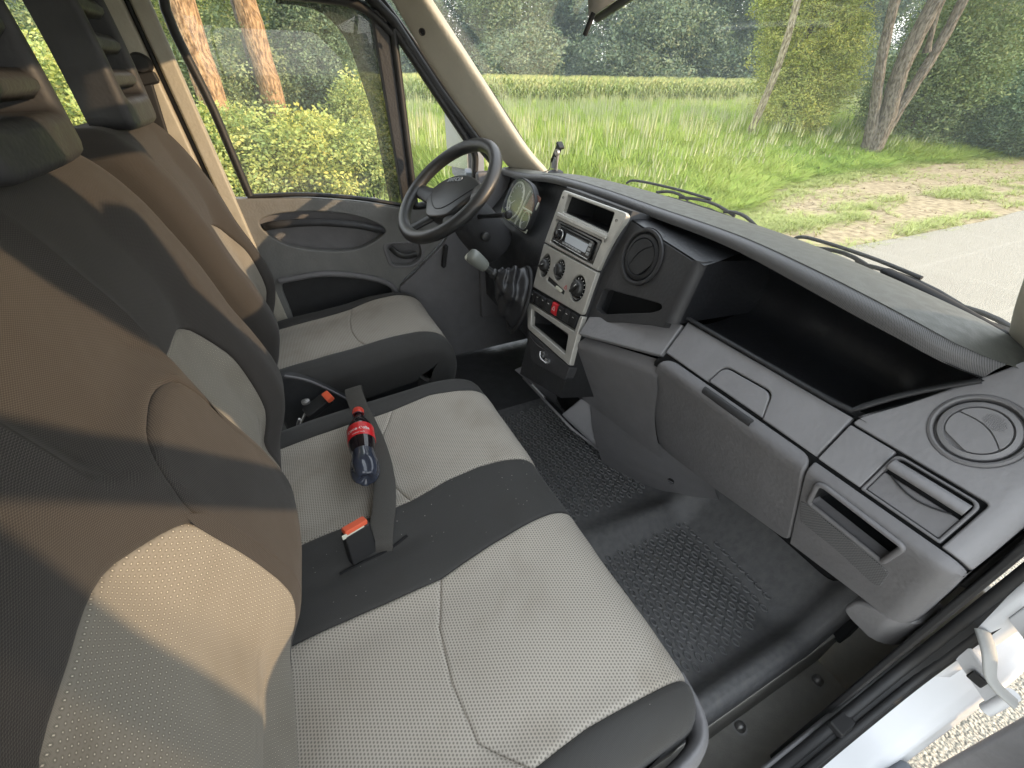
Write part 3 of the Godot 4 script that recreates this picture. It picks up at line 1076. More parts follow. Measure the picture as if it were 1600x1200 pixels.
func dashboard() -> void:
	PT = frame(V(0, 1.435, -0.68), V(1, 0, 0), V(0, 0.8057, -0.5924))
	PL = frame(V(0, 1.42, -0.66), V(1, 0, 0), V(0, 0.9285, 0.3714))
	PS = frame(V(0, 1.25, -0.60), V(1, 0, 0), V(0, 0.9632, -0.2687))
	var d := thing("dashboard", "grey and black plastic dashboard spanning the cab, with silver centre stack", "dashboard")
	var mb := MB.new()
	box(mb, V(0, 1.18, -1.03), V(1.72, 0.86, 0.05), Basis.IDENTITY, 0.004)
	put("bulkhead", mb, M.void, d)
	# top pad, with its stamped lip
	mb = MB.new()
	grid(mb, func(u: float, w: float) -> Vector3:
		var x := lerpf(-0.86, 0.865, u)
		var e := x / 0.8
		var front := -1.155 + 0.13 * minf(e * e, 1.1)
		var back := lip_z(x) - 0.006
		var z := lerpf(front, back, w)
		return V(x, lerpf(1.605, lip(x).y + 0.006, sin(w * PI * 0.5)) + 0.004 * sin(PI * w), z), 60, 14)
	put("top_pad", mb, M.top_pad, d)
	mb = MB.new()
	grid(mb, func(u: float, w: float) -> Vector3:
		var x := lerpf(-0.86, 0.80, u)
		var k := smoothstep(0.60, 0.80, x)
		var e := lip(x)
		var top := V(x, e.y + 0.006, e.z - 0.010)
		var bot := V(x - 0.010 * k, e.y - 0.018 - 0.008 * smoothstep(0.2, 0.6, x) + 0.004 * k, e.z + 0.004 - 0.006 * k)
		return top.lerp(bot, w) + V(0, 0.4, 0.9) * 0.009 * sin(PI * w), 80, 10, Vector2(1.7, 0.05))
	put("stamped_lip", mb, M.net, d)
	mb = MB.new()
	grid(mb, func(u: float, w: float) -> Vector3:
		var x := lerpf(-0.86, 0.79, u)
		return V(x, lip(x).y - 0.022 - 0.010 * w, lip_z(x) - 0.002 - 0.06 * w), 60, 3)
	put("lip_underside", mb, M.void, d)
	mb = MB.new()
	tube(mb, spline3([V(0.52, 1.637, -1.05), V(0.62, 1.637, -1.005), V(0.72, 1.634, -0.955), V(0.82, 1.630, -0.90)], 5), 0.014, 0.006, 8)
	put("windscreen_gap", mb, M.void, d)
	tray(d)
	glove_box(d)
	pod(d)
	stack(d)
	driver_side(d)

func tray(d: Node3D) -> void:
	var sec := spline2(P2([-0.815, 1.662, -0.895, 1.645, -0.945, 1.59, -0.952, 1.535, -0.925, 1.494, -0.86, 1.480, -0.785, 1.482, -0.748, 1.496, -0.733, 1.511]), 4)
	var pr := Prof.new(sec)
	var mb := MB.new()
	grid(mb, func(u: float, w: float) -> Vector3:
		var x := lerpf(0.335, 0.80, u)
		var q := pr.at(w * pr.l[-1])
		q += Vector2(lip_z(x) + 0.80, lip(x).y - 1.686) * (1.0 - w)
		var e := V(lerpf(0.795, 0.712, w), lerpf(1.612, 1.509, w), lerpf(-0.808, -0.735, w))
		var k := pow(smoothstep(0.70, 1.0, u), 1.5)
		return V(x, q.y, q.x).lerp(e, k), 60, 28)
	put("tray", mb, M.tray_black, d)
	mb = MB.new()
	var pts := []
	for k in 25:
		var u := k / 24.0
		if u < 0.62: pts.append(V(lerpf(0.338, 0.69, u / 0.62), 1.5125, -0.7335))
		else:
			var w := (u - 0.62) / 0.38
			pts.append(V(lerpf(0.70, 0.792, w), lerpf(1.513, 1.612, w), lerpf(-0.736, -0.805, w)) + V(-0.006, 0, -0.004) * sin(w * PI))
	tube(mb, pts, 0.006, 0.004, 8)
	put("tray_edge", mb, M.charcoal, d)
	# wall between the tray and the vent facet
	for part in 2:
		mb = MB.new()
		grid(mb, func(u: float, w: float) -> Vector3:
			var y := lerpf(1.503, 1.640 - 0.010 * u * part, w)
			var z0 := -0.600 - 0.279 * (y - 1.25) - 0.020
			if part == 0:
				var an := u * PI * 0.5
				return V(0.317 + 0.022 * sin(an), y, z0 - 0.022 * (1.0 - cos(an)))
			return V(0.339 + 0.012 * u, y - 0.012 * u, lerpf(z0 - 0.022, -0.955, u)), 8, 8)
		put("tray_side", mb, M.dark if part == 0 else M.tray_black, d)

func glove_box(d: Node3D) -> void:
	var pr := Prof.new(spline2(P2([-0.815, 1.04, -0.788, 1.10, -0.730, 1.245, -0.688, 1.350, -0.667, 1.398, -0.661, 1.416, -0.664, 1.427, -0.674, 1.4345, -0.681, 1.4375]), 6))
	var g := Node3D.new()
	g.name = "glove_box"
	d.add_child(g, true)
	var mb := MB.new()
	var o := PackedVector2Array()
	for q in [[0.366, 1.429], [0.7105, 1.431], [0.7125, 1.40], [0.7175, 1.16], [0.60, 1.128], [0.47, 1.092], [0.36, 1.066], [0.305, 1.06], [0.300, 1.12], [0.308, 1.235], [0.300, 1.29], [0.332, 1.37]]:
		o.append(Vector2(q[0], pr.of_y(q[1]) if q[1] < 1.425 else pr.l[-1] - 0.0005))
	panel(mb, rounded(o, 0.025), on_prof(pr), {"r": 0.004, "depth": 0.02, "cell": 0.014})
	put("lower_lid", mb, M.mid, g)
	# upper cover, its catch flap and the finger grip below the flap
	mb = MB.new()
	var flap := rounded(outline(T, [0.474, 1.441, 0.603, 1.441, 0.585, 1.478, 0.480, 1.474]), [0.004, 0.004, 0.016, 0.016])
	var flap_hole := rounded(outline(T, [0.471, 1.430, 0.606, 1.430, 0.5875, 1.4805, 0.4775, 1.4765]), [0.004, 0.004, 0.017, 0.017])
	var cover := outline(T, [0.346, 1.4395, 0.471, 1.4395])
	for k in range(flap_hole.size() - 1, -1, -1):
		var q := flap_hole[k]
		if q.y > 0.009: cover.append(q)
	cover.append_array(outline(T, [0.6045, 1.4395, 0.7098, 1.4395, 0.7092, 1.506, 0.343, 1.506]))
	plate(mb, PT, cover, 0.02, 0.0035)
	put("upper_cover", mb, M.grey, g)
	mb = MB.new()
	plate(mb, lifted(PT, 0, 0, -0.0005), flap, 0.012, 0.003)
	var ct := put("catch", mb, M.grey, g)
	mb = MB.new()
	tube(mb, spline3([V(0.482, 1.429, -0.668), V(0.54, 1.4295, -0.667), V(0.598, 1.429, -0.668)], 4), 0.006, 0.009, 10)
	put("grip", mb, M.dark, ct)

	# cover beside the stack
	mb = MB.new()
	plate(mb, PT, rounded(outline(T, [0.079, 1.365, 0.341, 1.430, 0.337, 1.497, 0.284, 1.489, 0.191, 1.456, 0.074, 1.410]), 0.004), 0.02, 0.004)
	put("side_cover", mb, M.grey, d)
	mb = MB.new()
	grid(mb, func(u: float, w: float) -> Vector3:
		var top := V(lerpf(0.078, 0.352, u), lerpf(1.357, 1.424, u), lerpf(-0.628, -0.664, u))
		var bot := V(lerpf(0.02, 0.33, u), lerpf(1.065, 1.030, u), lerpf(-0.728, -0.81, u))
		var p := top.lerp(bot, w)
		if w > 0.25 : p.x -= 0.02 * u * sin((w - 0.25) / 0.75 * PI)
		var roll := 0.014 * exp(-pow((w - 0.0) / 0.07, 2.0))
		return p + V(0, 0.010 * sin(minf(w * 8.0, 1.0) * PI * 0.5) - 0.01, 0.024 * sin(minf(w * 7.0, 1.0) * PI * 0.5) - 0.015 - roll), 20, 30)
	put("console_cover", mb, M.mid, d)
	# kick panel of the tunnel with its drain slot
	mb = MB.new()
	var kp := func(u: float, w: float) -> Vector3:
		var top := V(lerpf(0.045, 0.46, u), lerpf(1.070, 1.070, u), lerpf(-0.735, -0.86, u))
		var bot := V(lerpf(0.085, 0.44, u), 0.785 + 0.06 * smoothstep(0.75, 1.0, u), lerpf(-0.80, -1.0, u))
		return top.lerp(bot, w) + V(0, 0, 0.012 * sin(PI * w) + 0.012 * sin(PI * u))
	grid(mb, kp, 16, 12)
	put("kick_panel", mb, M.mid, d)
	mb = MB.new()
	var c: Vector3 = kp.call(0.70, 0.57)
	var cx: Vector3 = (kp.call(0.74, 0.57) - kp.call(0.66, 0.57))
	var cy: Vector3 = (kp.call(0.70, 0.53) - kp.call(0.70, 0.61))
	plate(mb, lifted(frame(c, cx, cy), 0, 0, 0.003), oval(0, 0, 0.010, 0.018), 0.006, 0.001)
	put("drain_slot", mb, M.void, d)
	mb = MB.new()
	for k in 2: box(mb, c + cy.normalized() * (0.006 - 0.012 * k) + frame(c, cx, cy).basis.z * 0.005, V(0.020, 0.002, 0.003), frame(c, cx, cy).basis, 0.0005)
	put("slot_rib", mb, M.mid, d)

func vent(d: Node3D, xf: Transform3D, r: float, shell: Material, inner: Material, turn: float, stipple := false) -> void:
	var v := Node3D.new()
	v.name = "air_vent"
	d.add_child(v, true)
	var mb := MB.new()
	lathe(mb, P2([r * 1.20, -0.004, r * 1.19, 0.0015, r * 1.12, 0.0030, r * 1.06, 0.002, r * 1.03, -0.014]), xf, 40)
	put("rim", mb, shell, v)
	mb = MB.new()
	lathe(mb, P2([r * 1.03, -0.012, r * 0.985, -0.012, r * 0.98, -0.004, r * 0.95, -0.001, r * 0.81, 0.0015, r * 0.785, -0.001, r * 0.78, -0.006, 0.0, -0.006]), xf, 40)
	put("nozzle", mb, inner, v)
	# two-leaf shutter with a curved split
	var c := cos(turn)
	var s := sin(turn)
	var q := Transform3D(Basis(xf.basis.x * c + xf.basis.y * s, xf.basis.y * c - xf.basis.x * s, xf.basis.z), xf * V(0, 0, 0.0015))
	var arc := []
	for k in 13: arc.append(Vector2(lerpf(-0.74, 0.74, k / 12.0), 0.02 + 0.20 * sin(PI * k / 12.0)) * r)
	var up := PackedVector2Array()
	var dn := PackedVector2Array()
	for k in 13: up.append(arc[k] + Vector2(0, 0.012 * r))
	for k in range(1, 16):
		var a := PI * k / 16.0
		up.append(Vector2(cos(a), sin(a)) * 0.755 * r)
	for k in 13: dn.append(arc[12 - k] - Vector2(0, 0.012 * r))
	for k in range(1, 16):
		var a := PI + PI * k / 16.0
		dn.append(Vector2(cos(a), maxf(sin(a), -0.86)) * 0.755 * r)
	mb = MB.new()
	plate(mb, q, up, 0.004, 0.001)
	put("shutter", mb, inner, v)
	if stipple:
		var dots := []
		var gold := PI * (3.0 - sqrt(5.0))
		for k in 90: dots.append(Transform3D(q.basis.scaled(Vector3.ONE), q * V(0.26 * r * sqrt(k / 90.0) * cos(k * gold) * 1.25, 0.46 * r + 0.22 * r * sqrt(k / 90.0) * sin(k * gold), 0.0004)))
		var dm := MB.new()
		lathe(dm, P2([0.0009, -0.0005, 0.0006, 0.0005, 0.0, 0.0006]), Transform3D(), 6)
		tag(many("stipple", dm.mesh(), inner, dots, v), "", "", "", "stuff")
	mb = MB.new()
	plate(mb, lifted(q, 0, 0, -0.001), dn, 0.004, 0.001)
	put("shutter", mb, inner, v)

func pod(d: Node3D) -> void:
	var full := Prof.new(spline2(P2([-0.815, 1.04, -0.788, 1.10, -0.730, 1.245, -0.688, 1.350, -0.669, 1.398, -0.665, 1.418, -0.670, 1.428, -0.684, 1.441, -0.722, 1.492, -0.770, 1.557, -0.815, 1.618, -0.835, 1.640, -0.860, 1.652]), 5))
	var mp := on_prof(full, 0.928, 0.028)
	var F := func(x: float, y: float) -> Vector2: return Vector2(x, full.of_y(y))
	var pocket_cut := rounded(outline(F, [0.725, 1.340, 0.868, 1.335, 0.876, 1.420, 0.730, 1.424]), 0.01)
	var mb := MB.new()
	var top := outline(F, [0.714, 1.500, 0.893, 1.500, 0.893, 1.4365, 1.11, 1.4365, 1.11, 1.651, 0.812, 1.651, 0.803, 1.634, 0.784, 1.606, 0.748, 1.552, 0.716, 1.512])
	panel(mb, rounded(top, [0.004, 0.006, 0.002, 0, 0, 0.005, 0.02, 0.02, 0.02, 0.01], 3), mp, {"r": 0.003, "depth": 0.015, "cell": 0.012, "holes": [oval(0.829, full.of_y(1.561), 0.0505, 0.0505, 40)]})
	var p := put("pod_top", mb, M.grey, d)
	vent(d, frame(V(0.829, 1.561, -0.7725), V(1, 0, 0), V(0, 0.8057, -0.5924)), 0.0425, M.mid, M.grey, -0.35, true)
	mb = MB.new()
	panel(mb, outline(F, [0.30, 1.20, 1.08, 1.25, 1.08, 1.64, 0.80, 1.62, 0.72, 1.52, 0.34, 1.505]), func(q: Vector2) -> Vector3: return mp.call(q) + V(0, -0.0085, -0.0105), {"r": 0.002, "depth": 0.002, "cell": 0.03, "holes": [pocket_cut, oval(0.829, full.of_y(1.561), 0.044, 0.044, 24)]})
	put("joint_backing", mb, M.void, d)
	# drawer with a pull
	mb = MB.new()
	plate(mb, PT, rounded(outline(T, [0.7135, 1.4385, 0.7815, 1.4385, 0.7815, 1.4972, 0.7135, 1.4972]), 0.003), 0.015, 0.002)
	put("blank_cover", mb, M.grey, p)
	mb = MB.new()
	plate(mb, PT, rounded(outline(T, [0.7835, 1.4375, 0.8895, 1.4375, 0.8895, 1.4965, 0.7835, 1.4965]), [0.003, 0.003, 0.012, 0.012]), 0.015, 0.002, [rounded(outline(T, [0.788, 1.441, 0.885, 1.441, 0.885, 1.4935, 0.788, 1.4935]), [0.002, 0.002, 0.01, 0.01])])
	var dr := put("drawer_frame", mb, M.mid, d)
	mb = MB.new()
	plate(mb, lifted(PT, 0, 0, -0.004), rounded(outline(T, [0.7885, 1.4415, 0.8845, 1.4415, 0.8845, 1.4705, 0.7885, 1.4705]), 0.002), 0.008, 0.002)
	put("drawer_front", mb, M.mid, dr)
	mb = MB.new()
	var pl := []
	for k in 9: pl.append(PT * V(lerpf(0.790, 0.883, k / 8.0), 0.0585, 0.002 + 0.003 * sin(PI * k / 8.0)))
	tube(mb, pl, 0.010, 0.0085, 12)
	put("drawer_pull", mb, M.grey, dr)
	mb = MB.new()
	pl = []
	for k in 9: pl.append(PT * V(lerpf(0.798, 0.875, k / 8.0), 0.0445 - 0.010 * sin(PI * k / 8.0), -0.0015))
	tube(mb, pl, 0.0012, 0.0012, 6)
	put("finger_scoop", mb, M.charcoal, dr)
	# face below the knee, with the open pocket
	mb = MB.new()
	var pocket := rounded(outline(F, [0.735, 1.348, 0.858, 1.343, 0.868, 1.412, 0.740, 1.416]), [0.008, 0.008, 0.008, 0.014])
	panel(mb, rounded(outline(F, [0.7205, 1.16, 0.93, 1.205, 1.09, 1.24, 1.09, 1.4345, 0.7138, 1.4345, 0.7155, 1.40]), [0.0, 0.03, 0, 0, 0.004, 0.004], 3), mp, {"r": 0.003, "depth": 0.02, "cell": 0.012, "holes": [pocket]})
	var lo := put("pod_front", mb, M.mid, d)
	mb = MB.new()
	var rim := []
	var back := []
	for q in pocket:
		var e: Vector3 = mp.call(q)
		rim.append(e)
		back.append(Vector3(lerpf(0.80, e.x, 0.86), lerpf(1.375, e.y, 0.75) - 0.012, -0.80))
	for k in rim.size():
		var k2 := (k + 1) % rim.size()
		mb.flat([rim[k], rim[k2], back[k2], back[k]])
	mb.flat(back)
	put("pocket", mb, M.charcoal, lo)
	mb = MB.new()
	var pr := []
	for e in rim: pr.append(e + V(0, 0.001, 0.003))
	tube(mb, pr, 0.0045, 0.0045, 8, V(0, 0.4, 0.9), true)
	put("pocket_rim", mb, M.mid, lo)
	mb = MB.new()
	panel(mb, rounded(outline(F, [0.730, 1.272, 0.80, 1.276, 0.872, 1.262, 0.872, 1.330, 0.72, 1.337]), [0.01, 0.02, 0.02, 0.012, 0.012]), func(q: Vector2) -> Vector3: return mp.call(q) + V(0, -0.0005, 0.0016), {"r": 0.001, "depth": 0.001, "cell": 0.02})
	put("speaker_net", mb, M.net_grey, lo)
	# lower corner trim by the door pillar
	mb = MB.new()
	panel(mb, rounded(P2([0.845, -0.36, 0.93, -0.37, 1.03, -0.30, 1.03, -0.20, 0.925, -0.215, 0.858, -0.262]), 0.03), func(q: Vector2) -> Vector3:
		var x := minf(q.x, 0.905 + 0.03 * sin(minf((maxf(q.x - 0.905, 0.0)) / 0.03, PI / 2)))
		return V(x, 1.42 + q.y * 0.9285, -0.658 + q.y * 0.3714 - maxf(q.x - 0.905, 0.0) * 0.8), {"r": 0.006, "depth": 0.05, "cell": 0.012})
	put("corner_trim", mb, M.grey, d)

func stack(d: Node3D) -> void:
	var s := Node3D.new()
	s.name = "centre_stack"
	d.add_child(s, true)
	# dark housing behind and beside the plates
	var mb := MB.new()
	plate(mb, lifted(PS, 0, 0, -0.012), outline(S, [-0.16, 1.10, 0.085, 1.16, 0.066, 1.40, 0.062, 1.53, 0.095, 1.69, -0.21, 1.69, -0.235, 1.52, -0.222, 1.33, -0.18, 1.26]), 0.16, 0.004,
		[rrect(S(-0.061, 1).x, S(0, 1.650).y, 0.222, 0.046, 0.004), rrect(-0.08, S(0, 1.57).y, 0.225, 0.064, 0.003), rrect(-0.067, S(0, 1.306).y, 0.215, 0.05, 0.003)])
	put("housing", mb, M.charcoal, s)
	mb = MB.new()
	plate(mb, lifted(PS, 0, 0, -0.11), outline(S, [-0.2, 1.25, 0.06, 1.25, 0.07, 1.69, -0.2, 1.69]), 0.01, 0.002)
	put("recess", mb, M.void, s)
	# upper silver frame round the open bin and the radio
	mb = MB.new()
	var bin_hole := rounded(outline(S, [-0.173, 1.6265, 0.050, 1.6255, 0.048, 1.674, -0.172, 1.672]), 0.005)
	var radio_hole := rounded(outline(S, [-0.193, 1.5375, 0.034, 1.5405, 0.038, 1.604, -0.186, 1.602]), 0.004)
	plate(mb, PS, rounded(outline(S, [-0.2235, 1.5275, 0.0605, 1.5335, 0.070, 1.600, 0.093, 1.672, 0.090, 1.683, -0.2035, 1.680, -0.212, 1.610]), [0.004, 0.004, 0.03, 0.014, 0.012, 0.008, 0.02]), 0.016, 0.003, [bin_hole, radio_hole])
	put("upper_frame", mb, M.silver, s)
	for q in [[-0.19, 1.60], [-0.19, 1.662], [0.066, 1.660], [0.052, 1.606]]:
		mb = MB.new()
		lathe(mb, P2([0.0035, 0.0005, 0.003, -0.001, 0.0, -0.001]), lifted(PS, q[0], S(0, q[1]).y, 0.0008), 10)
		put("clip_hole", mb, M.black, s)
	mb = MB.new()
	box(mb, PS * V(-0.067, S(0, 1.616).y, 0.004), V(0.245, 0.012, 0.010), PS.basis, 0.003)
	put("radio_brow", mb, M.silver, s)
	# radio
	var r := Node3D.new()
	r.name = "radio"
	s.add_child(r, true)
	var rf := lifted(PS, -0.078, S(0, 1.571).y, 0.0)
	mb = MB.new()
	plate(mb, lifted(rf, 0, 0, -0.004), rrect(0, 0, 0.222, 0.062, 0.004), 0.03, 0.001, [rrect(0, -0.001, 0.188, 0.052, 0.004)])
	put("surround", mb, M.gloss_black, r)
	mb = MB.new()
	plate(mb, lifted(rf, 0, -0.001, 0.003), rrect(0, 0, 0.184, 0.050, 0.005), 0.02, 0.002)
	put("faceplate", mb, M.gloss_black, r)
	mb = MB.new()
	plate(mb, lifted(rf, 0.012, -0.002, 0.0045), rounded(P2([-0.048, -0.011, 0.058, -0.011, 0.062, 0.013, -0.050, 0.013]), 0.003), 0.002, 0.0005)
	put("display", mb, M.display, r)
	mb = MB.new()
	box(mb, rf * V(0.0, 0.0175, 0.0045), V(0.145, 0.006, 0.002), PS.basis, 0.0005)
	put("disc_slot", mb, M.void, r)
	mb = MB.new()
	lathe(mb, P2([0.0165, 0.0, 0.0165, 0.003, 0.0135, 0.005, 0.0125, 0.016, 0.010, 0.018, 0.0, 0.018]), lifted(rf, -0.066, -0.002, 0.003), 28)
	var kn := put("volume_knob", mb, M.gloss_black, r)
	mb = MB.new()
	lathe(mb, P2([0.0172, 0.0028, 0.0165, 0.0050, 0.0145, 0.0052]), lifted(rf, -0.066, -0.002, 0.003), 28)
	put("knob_ring", mb, M.chrome, kn)
	for k in 6:
		mb = MB.new()
		box(mb, rf * V(-0.037 + k * 0.0165, -0.0175, 0.0042), V(0.0148, 0.006, 0.003), PS.basis, 0.001)
		var bt := put("button", mb, M.silver_print, r)
		text("digit", str(k + 1), 0.005, lifted(rf, -0.037 + k * 0.0165, -0.0175, 0.0058), M.print, bt, "Droid Sans", 0.0003)
	for q in [[0.082, 0.012], [0.082, 0.0], [0.082, -0.012]]:
		mb = MB.new()
		box(mb, rf * V(q[0], q[1], 0.0042), V(0.012, 0.009, 0.003), PS.basis, 0.001)
		put("button", mb, M.silver_print, r)
	mb = MB.new()
	box(mb, rf * V(0, -0.0245, 0.005), V(0.182, 0.0022, 0.003), PS.basis, 0.0008)
	put("chrome_strip", mb, M.chrome, r)
	# heater panel
	mb = MB.new()
	var holes := [oval(-0.183, S(0, 1.468).y, 0.027, 0.036), oval(-0.103, S(0, 1.4815).y, 0.026, 0.031), oval(0.006, S(0, 1.466).y, 0.033, 0.037)]
	holes.append(rounded(outline(S, [-0.150, 1.4335, -0.046, 1.4265, -0.046, 1.4385, -0.150, 1.4475]), 0.003))
	plate(mb, PS, rounded(outline(S, [-0.2165, 1.3895, 0.063, 1.4115, 0.0605, 1.530, -0.2235, 1.5235]), [0.004, 0.01, 0.004, 0.004]), 0.016, 0.003, holes)
	put("heater_panel", mb, M.silver, s)
	for q in [[-0.183, 1.468, 0.026, 0.5], [-0.103, 1.4815, 0.025, 1.9], [0.006, 1.466, 0.032, 0.9]]:
		var kb := Node3D.new()
		kb.name = "heater_knob"
		s.add_child(kb, true)
		var kf := lifted(PS, q[0], S(0, q[1]).y, -0.006)
		var kr: float = q[2]
		mb = MB.new()
		lathe(mb, P2([kr * 1.1, -0.006, kr * 1.1, 0.0, kr * 0.98, 0.003, kr * 0.86, 0.002, kr * 0.70, 0.002]), kf, 32)
		put("dial_ring", mb, M.gloss_black, kb)
		mb = MB.new()
		lathe(mb, P2([kr * 0.74, 0.0, kr * 0.72, 0.010, kr * 0.64, 0.016, kr * 0.52, 0.018, 0.0, 0.017]), kf, 32)
		put("cap", mb, M.rim, kb)
		mb = MB.new()
		var an: float = q[3]
		box(mb, kf * V(0, 0, 0.019), V(kr * 1.20, kr * 0.30, 0.010), kf.basis * Basis(Vector3(0, 0, 1), an), 0.003)
		put("grip_bar", mb, M.rim, kb)
		mb = MB.new()
		box(mb, kf * V(cos(an) * kr * 0.42, sin(an) * kr * 0.42, 0.0248), V(kr * 0.30, kr * 0.08, 0.001), kf.basis * Basis(Vector3(0, 0, 1), an), 0.0003)
		for k in 11:
			var a := lerpf(-0.6, PI + 0.6, k / 10.0)
			box(mb, kf * V(cos(a) * kr * 0.88, sin(a) * kr * 0.88, 0.0032), V(kr * 0.16, kr * 0.055, 0.0008), kf.basis * Basis(Vector3(0, 0, 1), a), 0.0002)
		tag(put("marks", mb, M.print, kb), "", "", "", "stuff")
	mb = MB.new()
	box(mb, PS * V(-0.098, S(0, 1.4365).y, -0.010), V(0.105, 0.014, 0.012), PS.basis * Basis(Vector3(0, 0, 1), -0.075), 0.001)
	var sl := put("slider_slot", mb, M.black, s)
	mb = MB.new()
	box(mb, PS * V(-0.075, S(0, 1.4345).y, 0.000), V(0.030, 0.008, 0.010), PS.basis * Basis(Vector3(0, 0, 1), -0.075), 0.002)
	put("slider", mb, M.ivory, sl)
	mb = MB.new()
	for k in 3:
		var a := TAU * k / 3.0 + PI / 2
		var b := TAU * (k + 1) / 3.0 + PI / 2
		wall_rail(mb, PS * V(-0.046 + cos(a) * 0.007, S(0, 1.449).y + sin(a) * 0.007, 0.0006), PS * V(-0.046 + cos(b) * 0.007, S(0, 1.449).y + sin(b) * 0.007, 0.0006), 0.0014, 0.0008, PS.basis.z, 0.0002)
	put("triangle_mark", mb, M.hazard, s)
	# switch row
	for k in 8:
		mb = MB.new()
		var xx := -0.2005 + k * 0.0335
		var yy := S(0, 1.3635 + k * 0.0033).y
		var w := 0.031
		if k == 4: w = 0.030
		box(mb, PS * V(xx, yy, -0.004), V(w, 0.036, 0.014), PS.basis * Basis(Vector3(1, 0, 0), 0.10 if k % 3 else -0.06), 0.003)
		var sw := put("hazard_switch" if k == 4 else "rocker_switch", mb, M.hazard if k == 4 else M.black, s)
		mb = MB.new()
		if k == 4:
			for j in 3:
				var a := TAU * j / 3.0 + PI / 2
				var b := TAU * (j + 1) / 3.0 + PI / 2
				wall_rail(mb, PS * V(xx + cos(a) * 0.008, yy + sin(a) * 0.008, 0.0036), PS * V(xx + cos(b) * 0.008, yy + sin(b) * 0.008, 0.0036), 0.0014, 0.001, PS.basis.z, 0.0003)
		else: box(mb, PS * V(xx, yy + 0.006, 0.0034), V(0.008, 0.0016, 0.0012), PS.basis, 0.0003)
		put("switch_mark", mb, M.print, sw)
	# lower frame with its open cubby
	mb = MB.new()
	plate(mb, PS, rounded(outline(S, [-0.176, 1.262, 0.0855, 1.268, 0.0725, 1.348, 0.068, 1.410, 0.0555, 1.408, 0.0545, 1.361, -0.2165, 1.338, -0.2165, 1.325]), [0.012, 0.006, 0.02, 0.004, 0.004, 0.003, 0.004, 0.01]), 0.016, 0.003, [rounded(outline(S, [-0.163, 1.281, 0.050, 1.288, 0.034, 1.342, -0.186, 1.327]), 0.005)])
	put("lower_frame", mb, M.silver, s)
	mb = MB.new()
	plate(mb, lifted(PS, 0, 0, -0.002), rounded(outline(S, [-0.100, 1.180, 0.086, 1.222, 0.0865, 1.264, -0.172, 1.258]), [0.02, 0.012, 0.004, 0.008]), 0.03, 0.003)
	var lp := put("lower_plate", mb, M.dark, s)
	mb = MB.new()
	lathe(mb, P2([0.012, -0.002, 0.012, 0.006, 0.009, 0.006, 0.008, -0.004, 0.0, -0.004]), lifted(PS, -0.050, S(0, 1.232).y, 0), 20)
	lathe(mb, P2([0.010, -0.002, 0.010, 0.008, 0.0, 0.010]), lifted(PS, -0.016, S(0, 1.228).y, 0), 20)
	tube(mb, spline3([PS * V(-0.06, S(0, 1.238).y, 0.006), PS * V(-0.04, S(0, 1.226).y, 0.012), PS * V(-0.005, S(0, 1.226).y, 0.010)], 4), 0.003, 0.003, 6)
	put("power_socket", mb, M.chrome, lp)
	# right vent facet with its storage slot
	var vf := lifted(PS, 0, 0, -0.022)
	mb = MB.new()
	var slot := rounded(outline(S, [0.082, 1.442, 0.115, 1.438, 0.268, 1.508, 0.292, 1.526, 0.285, 1.536, 0.105, 1.502, 0.085, 1.495]), 0.008)
	plate(mb, vf, outline(S, [0.064, 1.392, 0.191, 1.450, 0.284, 1.484, 0.318, 1.494, 0.318, 1.642, 0.06, 1.672, 0.06, 1.53]), 0.02, 0.002, [oval(0.172, S(0, 1.606).y, 0.066, 0.066, 36), slot])
	put("vent_facet", mb, M.dark, s)
	mb = MB.new()
	grid(mb, func(u: float, w: float) -> Vector3:
		var x := lerpf(0.05, 0.345, u)
		var y0 := 1.672 - 0.030 * (x - 0.06) / 0.258
		return V(x, lerpf(y0, 1.655, smoothstep(0.0, 0.7, w)) - 0.003, lerpf(-0.600 - 0.279 * (y0 - 1.25) - 0.024, -0.93, w)), 14, 8)
	put("upper_ledge", mb, M.tray_black, s)
	mb = MB.new()
	plate(mb, lifted(vf, 0, 0, -0.06), outline(S, [0.03, 1.42, 0.32, 1.42, 0.32, 1.56, 0.03, 1.56]), 0.01, 0.001)
	put("storage_slot", mb, M.void, s)
	vent(d, lifted(vf, 0.172, S(0, 1.606).y, 0.004), 0.055, M.dark, M.charcoal, 0.9)
	# left vent, turned to the driver
	mb = MB.new()
	var lf := frame(V(-0.212, 1.50, -0.69), V(0.80, 0.0, 0.60), V(0, 0.9632, -0.2687))
	plate(mb, lf, rounded(P2([-0.155, -0.18, 0.0, -0.18, 0.0, 0.165, -0.155, 0.165]), 0.01), 0.03, 0.004)
	put("vent_facet", mb, M.dark, s)
	vent(d, lifted(lf, -0.078, 0.100, 0.004), 0.046, M.dark, M.charcoal, 0.9)
	# open bin under the stack, tilted out
	var b := Node3D.new()
	b.name = "tilt_bin"
	d.add_child(b, true)
	mb = MB.new()
	var tl := V(-0.305, 1.012, -0.622)
	var tr := V(0.015, 1.012, -0.650)
	var bl := V(-0.245, 0.82, -0.79)
	var br := V(0.082, 0.815, -0.807)
	var bf := frame(bl, br - bl, tl - bl)
	plate(mb, bf, P2([0, 0, (br - bl).length(), 0, (br - bl).length() * 0.985, (tl - bl).length(), 0.0, (tl - bl).length()]), 0.008, 0.002)
	put("bin_front", mb, M.mid, b)
	mb = MB.new()
	mb.flat([br + V(-0.004, 0, 0), tr + V(-0.002, 0, 0), V(0.03, 1.073, -0.709), V(0.05, 1.0, -0.80)])
	mb.flat([br + V(-0.008, 0, 0), tr + V(-0.006, 0, 0), V(0.026, 1.073, -0.709), V(0.046, 1.0, -0.80)])
	put("bin_side", mb, M.grey, b)
	mb = MB.new()
